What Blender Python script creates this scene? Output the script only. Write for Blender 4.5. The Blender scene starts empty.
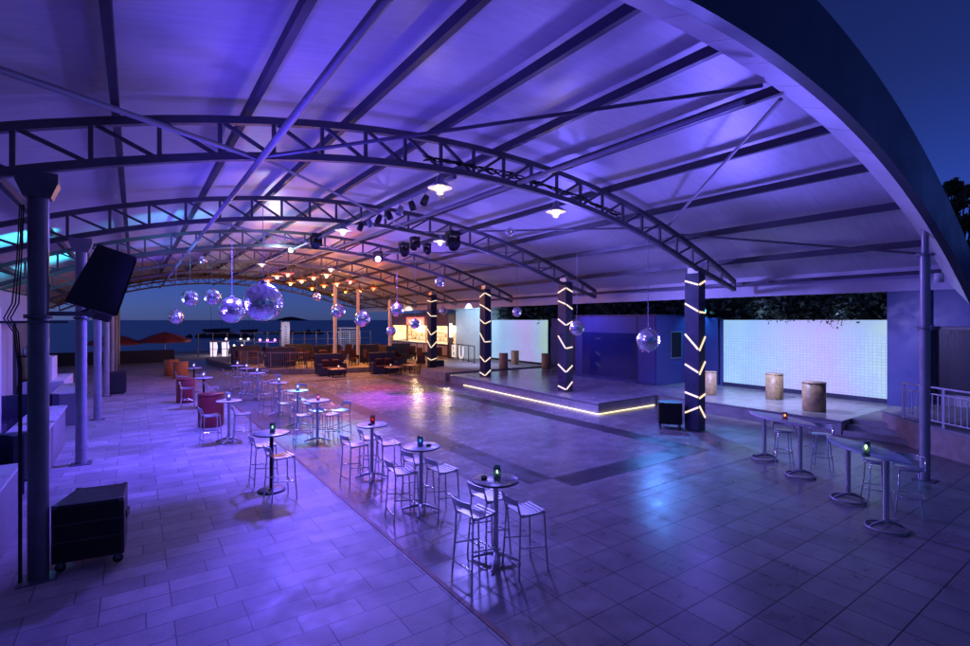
import bpy, bmesh, math, random
from mathutils import Vector, Matrix
R = math.radians
rnd = random.Random(7)
SC = bpy.context.scene
COL = SC.collection

# ------------------------------------------------------------------ helpers
class MB:
    """collects geometry and links it as ONE mesh object"""
    def __init__(s): s.v = []; s.f = []; s.sm = []; s.mi = []
    def add(s, vs, fs, smooth=False, mi=0):
        o = len(s.v); s.v += [tuple(v) for v in vs]
        for f in fs:
            s.f.append([i+o for i in f]); s.sm.append(smooth); s.mi.append(mi)
        return s
    def box(s, x0, y0, z0, x1, y1, z1, bev=0.0, M=None, mi=0):
        if bev <= 0:
            vs = [(x,y,z) for z in (z0,z1) for y in (y0,y1) for x in (x0,x1)]
            fs = [(0,2,3,1),(4,5,7,6),(0,1,5,4),(2,6,7,3),(0,4,6,2),(1,3,7,5)]
        else:
            bm = bmesh.new(); bmesh.ops.create_cube(bm, size=1)
            for v in bm.verts:
                v.co = Vector(((x0+x1)/2+v.co.x*(x1-x0), (y0+y1)/2+v.co.y*(y1-y0), (z0+z1)/2+v.co.z*(z1-z0)))
            bmesh.ops.bevel(bm, geom=bm.edges[:], offset=bev, segments=2, affect='EDGES', profile=0.6)
            bm.verts.index_update()
            vs = [v.co.copy() for v in bm.verts]; fs = [[v.index for v in f.verts] for f in bm.faces]; bm.free()
        if M is not None: vs = [M @ Vector(v) for v in vs]
        return s.add(vs, fs, False, mi)
    def bar(s, a, b, w, h, up=(0,0,1), mi=0):
        """rectangular bar from a to b"""
        a = Vector(a); b = Vector(b); d = (b-a); L = d.length; d.normalize()
        u = Vector(up); sx = d.cross(u)
        if sx.length < 1e-4: sx = d.cross(Vector((1,0,0)))
        sx.normalize(); u = sx.cross(d).normalized()
        vs = []
        for p in (a, b):
            for i, j in ((-1,-1),(1,-1),(1,1),(-1,1)): vs.append(p + sx*(w/2*i) + u*(h/2*j))
        return s.add(vs, [(0,1,2,3),(7,6,5,4),(0,4,5,1),(1,5,6,2),(2,6,7,3),(3,7,4,0)], False, mi)
    def tube(s, pts, r, n=10, cap=True, mi=0, closed=False):
        pts = [Vector(p) for p in pts]; m = len(pts)
        rs = r if isinstance(r, (list, tuple)) else [r]*m
        rings = []
        ref = None
        for i, p in enumerate(pts):
            if closed: d = pts[(i+1) % m] - pts[i-1]
            else: d = pts[min(i+1, m-1)] - pts[max(i-1, 0)]
            d.normalize()
            if ref is None:
                ref = Vector((0,0,1)) if abs(d.z) < 0.9 else Vector((1,0,0))
            a = d.cross(ref)
            if a.length < 1e-4: a = d.cross(Vector((0,1,0)))
            a.normalize(); b = a.cross(d).normalized(); ref = b
            rings.append([p + a*(rs[i]*math.cos(2*math.pi*k/n)) + b*(rs[i]*math.sin(2*math.pi*k/n)) for k in range(n)])
        vs = [v for rg in rings for v in rg]; fs = []
        for i in range(m if closed else m-1):
            j = (i+1) % m
            for k in range(n): fs.append((i*n+k, i*n+(k+1) % n, j*n+(k+1) % n, j*n+k))
        s.add(vs, fs, True, mi)
        if cap and not closed:
            s.add(rings[0], [tuple(range(n))[::-1]], False, mi); s.add(rings[-1], [tuple(range(n))], False, mi)
        return s
    def lathe(s, prof, n=24, c=(0,0,0), smooth=True, mi=0, M=None):
        vs = []; fs = []
        for (r, z) in prof:
            for k in range(n):
                a = 2*math.pi*k/n; vs.append(Vector((c[0]+r*math.cos(a), c[1]+r*math.sin(a), c[2]+z)))
        if M is not None: vs = [M @ v for v in vs]
        for i in range(len(prof)-1):
            for k in range(n): fs.append((i*n+k, i*n+(k+1) % n, (i+1)*n+(k+1) % n, (i+1)*n+k))
        return s.add(vs, fs, smooth, mi)
    def sphere(s, c, r, n=20, m=12, smooth=True, sc=(1,1,1), jit=0, mi=0):
        vs = []; fs = []
        for i in range(m+1):
            th = math.pi*i/m
            for k in range(n):
                a = 2*math.pi*(k+(0.5*(i % 2) if jit else 0))/n
                vs.append((c[0]+r*sc[0]*math.sin(th)*math.cos(a), c[1]+r*sc[1]*math.sin(th)*math.sin(a), c[2]+r*sc[2]*math.cos(th)))
        for i in range(m):
            for k in range(n): fs.append((i*n+k, (i+1)*n+k, (i+1)*n+(k+1) % n, i*n+(k+1) % n))
        return s.add(vs, fs, smooth, mi)
    def prism(s, poly, z0, z1, mi=0):
        n = len(poly)
        vs = [(x,y,z0) for x,y in poly] + [(x,y,z1) for x,y in poly]
        fs = [tuple(range(n))[::-1], tuple(range(n,2*n))] + [(i,(i+1) % n,n+(i+1) % n,n+i) for i in range(n)]
        return s.add(vs, fs, False, mi)
    def quad(s, a, b, c, d, mi=0): return s.add([a,b,c,d], [(0,1,2,3)], False, mi)
    def build(s, name, m, parent=None, loc=None):
        me = bpy.data.meshes.new(name); me.from_pydata(s.v, [], s.f)
        for mm in (m if isinstance(m, (list, tuple)) else [m]): me.materials.append(mm)
        me.polygons.foreach_set('use_smooth', s.sm); me.polygons.foreach_set('material_index', s.mi)
        me.update()
        o = bpy.data.objects.new(name, me); COL.objects.link(o)
        if parent: o.parent = parent
        if loc is not None: o.location = loc
        return o

def tag(o, label=None, cat=None, group=None, kind=None):
    if label: o['label'] = label
    if cat: o['category'] = cat
    if group: o['group'] = group
    if kind: o['kind'] = kind
    return o
def empty(name, loc=(0,0,0), rz=0, label=None, cat=None, group=None):
    o = bpy.data.objects.new(name, None); COL.objects.link(o); o.location = loc; o.rotation_euler = (0,0,rz)
    o.empty_display_size = .2
    return tag(o, label, cat, group)
def kids(o): return [c for c in bpy.data.objects if c.parent == o]
def copy_tree(o, loc=None, rz=None, label=None, group=None, parent=None):
    c = o.copy(); COL.objects.link(c)
    if parent: c.parent = parent
    if loc is not None: c.location = loc
    if rz is not None: c.rotation_euler = (0,0,rz)
    if label: c['label'] = label
    if group: c['group'] = group
    for ch in list(o.children): copy_tree(ch, parent=c)
    return c
C35, S35, F, H = math.cos(R(35)), math.sin(R(35)), 500.0, 3.2
def G(px, py, z=0.0):
    """ground (or height z) point seen at a photograph pixel"""
    d = F*(H-z)/(py-320.0); r = (px-485)/F*d
    return (C35*r+S35*d, -S35*r+C35*d, z)
def P(px, py, d):
    r = (px-485)/F*d
    return (C35*r+S35*d, -S35*r+C35*d, H-(py-320.0)*d/F)

# ------------------------------------------------------------------ materials
def nodes(m):
    m.use_nodes = True; nt = m.node_tree; return nt, nt.nodes, nt.links
def mat(name, col, rough=.5, metal=0.0, var=.12, scale=6.0, bump=0.0, spec=.5, emit=None, es=0.0, trans=0.0, alpha=1.0, rvar=.12):
    m = bpy.data.materials.new(name); nt, N, L = nodes(m); b = N['Principled BSDF']
    b.inputs['Base Color'].default_value = (*col, 1); b.inputs['Roughness'].default_value = rough
    b.inputs['Metallic'].default_value = metal; b.inputs['Specular IOR Level'].default_value = spec
    if trans: b.inputs['Transmission Weight'].default_value = trans
    if alpha < 1: b.inputs['Alpha'].default_value = alpha
    if emit: b.inputs['Emission Color'].default_value = (*emit, 1); b.inputs['Emission Strength'].default_value = es
    if var > 0:
        tc = N.new('ShaderNodeTexCoord'); no = N.new('ShaderNodeTexNoise')
        no.inputs['Scale'].default_value = scale; no.inputs['Detail'].default_value = 5; no.inputs['Roughness'].default_value = .6
        L.new(tc.outputs['Object'], no.inputs['Vector'])
        cr = N.new('ShaderNodeValToRGB'); cr.color_ramp.elements[0].position = .3; cr.color_ramp.elements[1].position = .75
        cr.color_ramp.elements[0].color = tuple(c*(1-var) for c in col)+(1,)
        cr.color_ramp.elements[1].color = tuple(min(1, c*(1+var)) for c in col)+(1,)
        L.new(no.outputs['Fac'], cr.inputs['Fac']); L.new(cr.outputs['Color'], b.inputs['Base Color'])
        mr = N.new('ShaderNodeMapRange'); mr.inputs['From Min'].default_value = .3; mr.inputs['From Max'].default_value = .7
        mr.inputs['To Min'].default_value = max(0.02, rough-rvar); mr.inputs['To Max'].default_value = min(1, rough+rvar)
        L.new(no.outputs['Fac'], mr.inputs['Value']); L.new(mr.outputs['Result'], b.inputs['Roughness'])
        if bump:
            bp = N.new('ShaderNodeBump'); bp.inputs['Strength'].default_value = bump; bp.inputs['Distance'].default_value = .02
            L.new(no.outputs['Fac'], bp.inputs['Height']); L.new(bp.outputs['Normal'], b.inputs['Normal'])
    return m
def glow(name, col, s):
    return mat(name, (.8,.8,.8), .4, var=0, emit=col, es=s)

def paving(name, w, h, off, c1, c2, cm, rough, ox=0, oy=0, mortar=.006, rvar=.12, freq=2, nscale=2.2):
    m = bpy.data.materials.new(name); nt, N, L = nodes(m); b = N['Principled BSDF']
    ge = N.new('ShaderNodeNewGeometry'); mp = N.new('ShaderNodeMapping'); mp.inputs['Location'].default_value = (ox, oy, 0)
    L.new(ge.outputs['Position'], mp.inputs['Vector'])
    bt = N.new('ShaderNodeTexBrick'); bt.offset = off; bt.offset_frequency = freq; bt.squash = 1
    bt.inputs['Scale'].default_value = 1; bt.inputs['Brick Width'].default_value = w; bt.inputs['Row Height'].default_value = h
    bt.inputs['Mortar Size'].default_value = mortar; bt.inputs['Mortar Smooth'].default_value = .2; bt.inputs['Bias'].default_value = 0
    bt.inputs['Color1'].default_value = (*c1,1); bt.inputs['Color2'].default_value = (*c2,1); bt.inputs['Mortar'].default_value = (*cm,1)
    L.new(mp.outputs['Vector'], bt.inputs['Vector'])
    n1 = N.new('ShaderNodeTexNoise'); n1.inputs['Scale'].default_value = nscale; n1.inputs['Detail'].default_value = 8; n1.inputs['Roughness'].default_value = .65
    L.new(ge.outputs['Position'], n1.inputs['Vector'])
    n2 = N.new('ShaderNodeTexNoise'); n2.inputs['Scale'].default_value = 45; n2.inputs['Detail'].default_value = 4
    L.new(ge.outputs['Position'], n2.inputs['Vector'])
    n3 = N.new('ShaderNodeTexNoise'); n3.inputs['Scale'].default_value = .45; n3.inputs['Detail'].default_value = 3
    L.new(ge.outputs['Position'], n3.inputs['Vector'])
    def rng(src, a, c_, lo, hi):
        mr = N.new('ShaderNodeMapRange'); mr.inputs['From Min'].default_value = a; mr.inputs['From Max'].default_value = c_
        mr.inputs['To Min'].default_value = lo; mr.inputs['To Max'].default_value = hi; L.new(src, mr.inputs['Value']); return mr.outputs['Result']
    def mul(c_, f):
        mx = N.new('ShaderNodeMix'); mx.data_type = 'RGBA'; mx.blend_type = 'MULTIPLY'; mx.inputs['Factor'].default_value = 1
        L.new(c_, mx.inputs['A']); L.new(f, mx.inputs['B']); return mx.outputs['Result']
    c = mul(bt.outputs['Color'], rng(n1.outputs['Fac'], .3, .7, .72, 1.15))
    c = mul(c, rng(n2.outputs['Fac'], .35, .65, .88, 1.08))
    c = mul(c, rng(n3.outputs['Fac'], .35, .65, .85, 1.1))
    n4 = N.new('ShaderNodeTexNoise'); n4.inputs['Scale'].default_value = 1.1; n4.inputs['Detail'].default_value = 10; n4.inputs['Roughness'].default_value = .75; n4.inputs['Distortion'].default_value = 1.2
    L.new(ge.outputs['Position'], n4.inputs['Vector']); c = mul(c, rng(n4.outputs['Fac'], .54, .70, 1.0, .78))
    vo = N.new('ShaderNodeTexVoronoi'); vo.inputs['Scale'].default_value = 2.6; L.new(ge.outputs['Position'], vo.inputs['Vector'])
    c = mul(c, rng(vo.outputs['Distance'], .03, .055, .55, 1.0))
    L.new(c, b.inputs['Base Color'])
    rr = rng(n1.outputs['Fac'], .3, .7, rough-rvar, rough+rvar); L.new(rr, b.inputs['Roughness'])
    bp = N.new('ShaderNodeBump'); bp.inputs['Strength'].default_value = .35; bp.inputs['Distance'].default_value = .006
    inv = N.new('ShaderNodeMath'); inv.operation = 'SUBTRACT'; inv.inputs[0].default_value = 1
    L.new(bt.outputs['Fac'], inv.inputs[1])
    ad = N.new('ShaderNodeMath'); ad.operation = 'MULTIPLY_ADD'; ad.inputs[1].default_value = .25
    L.new(n2.outputs['Fac'], ad.inputs[0]); L.new(inv.outputs[0], ad.inputs[2])
    L.new(ad.outputs[0], bp.inputs['Height']); L.new(bp.outputs['Normal'], b.inputs['Normal'])
    return m

M = {}
M['paver'] = paving('light_pavers', .66, .335, .37, (.41,.40,.38), (.27,.26,.25), (.14,.14,.14), .52, .32, -.22, .008, freq=3)
M['tile'] = paving('square_tiles', .5, .5, 0, (.22,.21,.20), (.17,.165,.16), (.03,.03,.03), .33, .03, .25, .009, .09)
M['dance'] = paving('dance_tiles', .9, .3, .5, (.24,.23,.22), (.19,.18,.175), (.10,.095,.09), .26, 0, 0, .003, .045)
M['darktile'] = paving('dark_tiles', .6, .3, 0, (.055,.055,.06), (.04,.04,.045), (.02,.02,.02), .33, 0, 0, .004, .08)
M['stage'] = paving('stage_boards', 2.4, .6, .5, (.34,.33,.33), (.29,.285,.28), (.12,.12,.12), .24, 0, 0, .003, .04)
M['terrace'] = paving('terrace_slabs', .6, .6, 0, (.30,.26,.22), (.25,.22,.19), (.09,.08,.07), .5, 0, 0, .006)
M['conc'] = mat('concrete', (.30,.29,.28), .7, var=.25, scale=3, bump=.2)
M['darkconc'] = mat('dark_concrete', (.10,.10,.11), .6, var=.25, scale=3, bump=.2)
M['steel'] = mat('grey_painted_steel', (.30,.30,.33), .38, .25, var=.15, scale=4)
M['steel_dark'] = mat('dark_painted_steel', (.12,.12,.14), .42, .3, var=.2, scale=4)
M['truss'] = mat('grey_truss_paint', (.135,.135,.155), .42, .25, var=.2, scale=3)
M['purlin'] = mat('purlin_steel', (.05,.05,.07), .5, .2, var=.25, scale=2)
M['galv'] = mat('galvanised_pipe', (.26,.26,.29), .5, .3, var=.2, scale=9)
M['alu'] = mat('brushed_aluminium', (.60,.61,.64), .4, .85, var=.05, scale=5, rvar=.05)
M['chrome'] = mat('polished_tube', (.72,.72,.75), .16, 1.0, var=.08, scale=12, rvar=.06)
M['black'] = mat('black_paint', (.012,.012,.014), .45, 0, var=.3, scale=14)
M['grille'] = mat('speaker_grille', (.006,.006,.007), .65, .2, var=.4, scale=60)
M['case'] = mat('speaker_case', (.016,.016,.019), .55, 0, var=.3, scale=20, bump=.1)
M['counter'] = mat('grey_counter', (.20,.20,.21), .5, 0, var=.12, scale=2)
M['kiosk'] = mat('grey_white_render', (.42,.42,.43), .6, 0, var=.15, scale=1.5)
M['navy'] = mat('navy_panel', (.035,.035,.075), .35, 0, var=.2, scale=2)
M['bluewall'] = mat('blue_wall_paint', (.07,.075,.24), .45, 0, var=.12, scale=2)
M['fascia'] = mat('dark_blue_fascia', (.045,.055,.10), .45, .1, var=.15, scale=.8)
M['white'] = mat('white_paint', (.72,.72,.72), .45, 0, var=.08, scale=3)
M['panelwhite'] = mat('white_soffit_panel', (.62,.62,.63), .4, 0, var=.12, scale=1.2)
M['tan'] = mat('sandstone_render', (.36,.29,.24), .75, 0, var=.25, scale=5, bump=.25)
M['tabledark'] = mat('grey_laminate', (.16,.155,.15), .3, 0, var=.25, scale=10)
M['tablelight'] = mat('pale_laminate', (.52,.52,.53), .3, .1, var=.05, scale=3, rvar=.05)
M['tableglass'] = mat('glossy_table_board', (.30,.42,.46), .1, .15, var=.12, scale=4, rvar=.05)  # teal tint carries LED wall light reflected in the pointed tabletop
M['wood'] = mat('barrel_wood', (.42,.27,.13), .45, 0, var=.35, scale=8, bump=.1)
M['woodpale'] = mat('pale_wood', (.48,.32,.18), .5, 0, var=.25, scale=8)
M['brown'] = mat('brown_board', (.20,.085,.06), .5, 0, var=.25, scale=4)
M['red'] = mat('red_plastic', (.26,.03,.035), .4, 0, var=.12, scale=4)
M['orange'] = mat('orange_plastic', (.5,.17,.03), .4, 0, var=.12, scale=4)
M['redcloth'] = mat('red_canvas', (.42,.06,.045), .85, 0, var=.2, scale=3)
M['wicker'] = mat('dark_blue_wicker', (.02,.024,.06), .6, 0, var=.35, scale=40, bump=.3)
M['redseat'] = mat('dark_red_upholstery', (.075,.02,.02), .7, 0, var=.25, scale=10)
M['cushion'] = mat('pale_cushion', (.5,.42,.36), .85, 0, var=.15, scale=9)
M['strip'] = glow('led_strip_light', (1,.76,.44), 1.2)
M['stripb'] = glow('stage_edge_led', (1,.78,.42), 2.0)
M['bulb'] = glow('warm_bulb', (1,.74,.30), 7)
M['bulbo'] = glow('orange_bulb', (1,.40,.06), 2.6)
M['bulbr'] = glow('red_bulb', (1,.16,.05), 2.6)
M['bulby'] = glow('yellow_bulb', (1,.56,.14), 3.0)
M['viol'] = glow('violet_lens', (.5,.3,1), 7)
M['whitelens'] = glow('white_lens', (.8,.85,1), 4)
M['magenta'] = glow('magenta_lamp', (.75,.16,1), 5)
M['beachlamp'] = glow('beach_lamp', (1,.8,.62), 6)
M['copper'] = mat('copper_shade', (.42,.19,.06), .4, .3, var=.1)
M['fleck'] = glow('magenta_fleck', (.6,.05,.55), .8)
M['mirror'] = mat('mirror_facets', (.92,.92,.95), .2, 1.0, var=0)
M['glass'] = mat('clear_glass', (.9,.95,.95), .05, 0, var=0, trans=.92)
M['leafd'] = mat('leaf_dark', (.045,.075,.035), .55, 0, var=.4, scale=3)
M['leafl'] = mat('leaf_light', (.085,.12,.05), .5, 0, var=.4, scale=3)
M['bark'] = mat('bark', (.10,.075,.055), .9, 0, var=.3, scale=10)
M['sand'] = mat('sand', (.40,.34,.27), .95, 0, var=.2, scale=.8, bump=.3)
M['rock'] = mat('rock', (.05,.05,.055), .9, 0, var=.4, scale=2)
M['cable'] = mat('black_cable', (.01,.01,.011), .5, 0, var=0)

# membrane: white translucent PVC, welded strips and faint creases
def membrane_mat():
    m = bpy.data.materials.new('white_roof_membrane'); nt, N, L = nodes(m); b = N['Principled BSDF']
    ge = N.new('ShaderNodeNewGeometry')
    mp = N.new('ShaderNodeMapping'); mp.inputs['Scale'].default_value = (.35, 2.2, .35); L.new(ge.outputs['Position'], mp.inputs['Vector'])
    n = N.new('ShaderNodeTexNoise'); n.inputs['Scale'].default_value = 1.3; n.inputs['Detail'].default_value = 6; n.inputs['Roughness'].default_value = .6
    L.new(mp.outputs['Vector'], n.inputs['Vector'])
    mp2 = N.new('ShaderNodeMapping'); mp2.inputs['Scale'].default_value = (1.2, 9, 1.2); L.new(ge.outputs['Position'], mp2.inputs['Vector'])
    n2 = N.new('ShaderNodeTexNoise'); n2.inputs['Scale'].default_value = 1.5; n2.inputs['Detail'].default_value = 6; L.new(mp2.outputs['Vector'], n2.inputs['Vector'])
    cr = N.new('ShaderNodeValToRGB'); cr.color_ramp.elements[0].color = (.55,.55,.56,1); cr.color_ramp.elements[1].color = (.64,.64,.65,1)
    cr.color_ramp.elements[0].position = .3; cr.color_ramp.elements[1].position = .7
    L.new(n2.outputs['Fac'], cr.inputs['Fac']); L.new(cr.outputs['Color'], b.inputs['Base Color'])
    b.inputs['Roughness'].default_value = .42
    bp = N.new('ShaderNodeBump'); bp.inputs['Strength'].default_value = .2; bp.inputs['Distance'].default_value = .04
    ad = N.new('ShaderNodeMath'); ad.operation = 'MULTIPLY_ADD'; ad.inputs[1].default_value = .25
    L.new(n2.outputs['Fac'], ad.inputs[0]); L.new(n.outputs['Fac'], ad.inputs[2]); L.new(ad.outputs[0], bp.inputs['Height'])
    L.new(bp.outputs['Normal'], b.inputs['Normal'])
    return m
M['membrane'] = membrane_mat()

def ledwall_mat():
    m = bpy.data.materials.new('led_lattice'); nt, N, L = nodes(m); b = N['Principled BSDF']
    tc = N.new('ShaderNodeTexCoord')
    # object space: x along the wall (m), z up
    br = N.new('ShaderNodeTexBrick'); br.offset = 0; br.inputs['Scale'].default_value = 1
    br.inputs['Brick Width'].default_value = .12; br.inputs['Row Height'].default_value = .105; br.inputs['Mortar Size'].default_value = .012
    br.inputs['Mortar Smooth'].default_value = .3
    br.inputs['Color1'].default_value = (1,1,1,1); br.inputs['Color2'].default_value = (.86,.86,.86,1); br.inputs['Mortar'].default_value = (.64,.64,.72,1)
    sx = N.new('ShaderNodeSeparateXYZ'); L.new(tc.outputs['Object'], sx.inputs[0])
    cx = N.new('ShaderNodeCombineXYZ'); L.new(sx.outputs['Y'], cx.inputs['X']); L.new(sx.outputs['Z'], cx.inputs['Y']); L.new(cx.outputs[0], br.inputs['Vector'])
    n = N.new('ShaderNodeTexNoise'); n.inputs['Scale'].default_value = .9; n.inputs['Detail'].default_value = 2
    L.new(tc.outputs['Object'], n.inputs['Vector'])
    gy = N.new('ShaderNodeMath'); gy.operation = 'MULTIPLY_ADD'; gy.inputs[1].default_value = 1/5.75; gy.inputs[2].default_value = -.2; L.new(sx.outputs['Y'], gy.inputs[0])
    g2 = N.new('ShaderNodeMath'); g2.operation = 'MULTIPLY_ADD'; g2.inputs[1].default_value = .4; L.new(n.outputs['Fac'], g2.inputs[0]); L.new(gy.outputs[0], g2.inputs[2])
    cr = N.new('ShaderNodeValToRGB'); e = cr.color_ramp.elements
    e[0].position = 0; e[0].color = (.40,.64,.58,1); e[1].position = 1; e[1].color = (.36,.66,.90,1)
    for p_,c_ in ((.12,(.36,.54,.80,1)),(.34,(.46,.40,.84,1)),(.58,(.38,.48,.90,1)),(.82,(.30,.56,.90,1))):
        x = e.new(p_); x.color = c_
    L.new(g2.outputs[0], cr.inputs['Fac'])
    mx = N.new('ShaderNodeMix'); mx.data_type = 'RGBA'; mx.blend_type = 'MULTIPLY'; mx.inputs['Factor'].default_value = 1
    mz = N.new('ShaderNodeMapRange'); mz.interpolation_type = 'SMOOTHSTEP'; mz.inputs['From Min'].default_value = 2.15; mz.inputs['From Max'].default_value = 3.15
    L.new(sx.outputs['Z'], mz.inputs['Value']); gm = N.new('ShaderNodeMix'); gm.data_type = 'RGBA'; L.new(mz.outputs['Result'], gm.inputs['Factor'])
    L.new(br.outputs['Color'], gm.inputs['A']); gm.inputs['B'].default_value = (.95,.93,.95,1)
    L.new(gm.outputs['Result'], mx.inputs['A']); L.new(cr.outputs['Color'], mx.inputs['B'])
    L.new(mx.outputs['Result'], b.inputs['Emission Color']); b.inputs['Emission Strength'].default_value = .9
    b.inputs['Base Color'].default_value = (.25,.25,.27,1); b.inputs['Roughness'].default_value = .35
    return m
M['ledwall'] = ledwall_mat()

def sea_mat():
    m = bpy.data.materials.new('sea_water'); nt, N, L = nodes(m); b = N['Principled BSDF']
    b.inputs['Base Color'].default_value = (.006,.018,.05,1); b.inputs['Roughness'].default_value = .3; b.inputs['Specular IOR Level'].default_value = .22
    ge = N.new('ShaderNodeNewGeometry'); n = N.new('ShaderNodeTexNoise'); n.inputs['Scale'].default_value = .25; n.inputs['Detail'].default_value = 6
    L.new(ge.outputs['Position'], n.inputs['Vector'])
    bp = N.new('ShaderNodeBump'); bp.inputs['Strength'].default_value = .6; bp.inputs['Distance'].default_value = .5
    L.new(n.outputs['Fac'], bp.inputs['Height']); L.new(bp.outputs['Normal'], b.inputs['Normal'])
    return m
M['sea'] = sea_mat()

# ------------------------------------------------------------------ camera, world
cam = bpy.data.cameras.new('camera'); co = bpy.data.objects.new('camera', cam); COL.objects.link(co)
co.location = (0,0,H); co.rotation_euler = (R(90), 0, R(-35)); cam.sensor_width = 36; cam.lens = 36*F/970
cam.shift_y = -3.0/970; cam.clip_end = 30000; cam.clip_start = .05
SC.camera = co
w = bpy.data.worlds.new('World'); SC.world = w; w.use_nodes = True
nt = w.node_tree; bg = nt.nodes['Background']
sky = nt.nodes.new('ShaderNodeTexSky'); sky.sky_type = 'NISHITA'; sky.sun_disc = False
sky.sun_elevation = R(14); sky.sun_rotation = R(-60); sky.air_density = 1.0; sky.dust_density = .3; sky.ozone_density = 3
tint = nt.nodes.new('ShaderNodeMix'); tint.data_type = 'RGBA'; tint.blend_type = 'MULTIPLY'; tint.inputs['Factor'].default_value = 1
stc = nt.nodes.new('ShaderNodeTexCoord'); sxy = nt.nodes.new('ShaderNodeSeparateXYZ'); nt.links.new(stc.outputs['Generated'], sxy.inputs[0])
srp = nt.nodes.new('ShaderNodeValToRGB'); srp.color_ramp.elements[0].position = 0; srp.color_ramp.elements[0].color = (.128,.214,1,1)
srp.color_ramp.elements[1].position = .36; srp.color_ramp.elements[1].color = (.119,.13,.45,1)
nt.links.new(sxy.outputs['Z'], srp.inputs['Fac']); nt.links.new(srp.outputs['Color'], tint.inputs['B'])
nt.links.new(sky.outputs['Color'], tint.inputs['A']); nt.links.new(tint.outputs['Result'], bg.inputs['Color'])
bg.inputs['Strength'].default_value = .0925
sun = bpy.data.lights.new('sun', 'SUN'); sun.energy = .02; sun.angle = R(20); sun.color = (.5,.62,1)
so = bpy.data.objects.new('sun', sun); COL.objects.link(so); so.rotation_euler = (R(50), 0, R(-40))
SC.view_settings.view_transform = 'Standard'; SC.view_settings.look = 'None'; SC.view_settings.gamma = 1; SC.view_settings.exposure = 0
SC.view_settings.use_curve_mapping = False
SC.render.engine = 'CYCLES'; SC.cycles.use_denoising = True; SC.cycles.max_bounces = 8; SC.cycles.diffuse_bounces = 4
SC.cycles.sample_clamp_indirect = 4.0; SC.cycles.caustics_reflective = False; SC.cycles.caustics_refractive = False
SC.cycles.use_light_tree = True

def spot(name, loc, target, power, color, angle=110, blend=.6, radius=.12, parent=None):
    l = bpy.data.lights.new(name, 'SPOT'); l.energy = power; l.color = color; l.spot_size = R(angle); l.spot_blend = blend; l.shadow_soft_size = radius
    o = bpy.data.objects.new(name, l); COL.objects.link(o); o.location = loc
    o.rotation_euler = (Vector(target)-Vector(loc)).to_track_quat('-Z','Y').to_euler()
    return o
def point(name, loc, power, color, radius=.06):
    l = bpy.data.lights.new(name, 'POINT'); l.energy = power; l.color = color; l.shadow_soft_size = radius
    o = bpy.data.objects.new(name, l); COL.objects.link(o); o.location = loc; return o

# ------------------------------------------------------------------ ground
def sheet(name, poly, z, m):
    return tag(MB().add([(x,y,z) for x,y in poly], [tuple(range(len(poly)))]).build(name, m), kind='structure')
def rect(x0,y0,x1,y1): return [(x0,y0),(x1,y0),(x1,y1),(x0,y1)]
sheet('floor_pavers', rect(-16,-8,3.02,46.2), 0, M['paver'])
sheet('floor_tiles', rect(3.09,-8,40,46.2), 0, M['tile'])
sheet('dance_floor', rect(5.5,6.0,12.75,28.0), .004, M['dance'])
bd = MB()
for x0,y0,x1,y1 in ((6.9,6.9,11.6,7.5),(11.0,7.503,11.6,26.2),(6.3,7.503,6.9,26.2),(6.3,26.203,11.6,26.8)):
    bd.quad((x0,y0,.008),(x1,y0,.008),(x1,y1,.008),(x0,y1,.008))
tag(bd.build('dance_floor_border', M['darktile']), kind='structure')
tag(MB().box(3.025,-8,-.05,3.085,46.2,.006).build('floor_strip', M['brown']), kind='structure')
sheet('ground', rect(-400,-60,600,46.2), -.03, M['conc'])
bch = MB(); xs = [-300+20*i for i in range(41)]; ys = [46.2,52,58,66,76,90]; zs = [-.03,-.15,-.3,-.5,-.75,-1.3]
for i in range(len(xs)-1):
    for j in range(len(ys)-1):
        bch.add([(xs[i],ys[j],zs[j]),(xs[i+1],ys[j],zs[j]),(xs[i+1],ys[j+1],zs[j+1]),(xs[i],ys[j+1],zs[j+1])],[(0,1,2,3)],True)
tag(bch.build('beach', M['sand']), kind='structure')
sheet('sea', rect(-15000,62,15000,25000), -.62, M['sea'])
# far headland
hm = MB(); hx = 1400; top = []
prof = [(-.5,0),(-.38,.35),(-.2,.8),(-.02,1),(.12,.86),(.3,.5),(.5,.0)]
hc = P(291,320,3000)
vs=[]; fs=[]
for i,(t,hh) in enumerate(prof):
    x = hc[0]+t*190*C35; y = hc[1]-t*190*S35
    vs += [(x,y,-3),(x,y,3+20*hh),(x+60,y+90,-3)]
for i in range(len(prof)-1):
    a=i*3; b=a+3
    fs += [(a,b,b+1,a+1),(a+1,b+1,b+2,a+2)]
tag(hm.add(vs,fs,True).build('hills', M['rock']), kind='structure')

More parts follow.
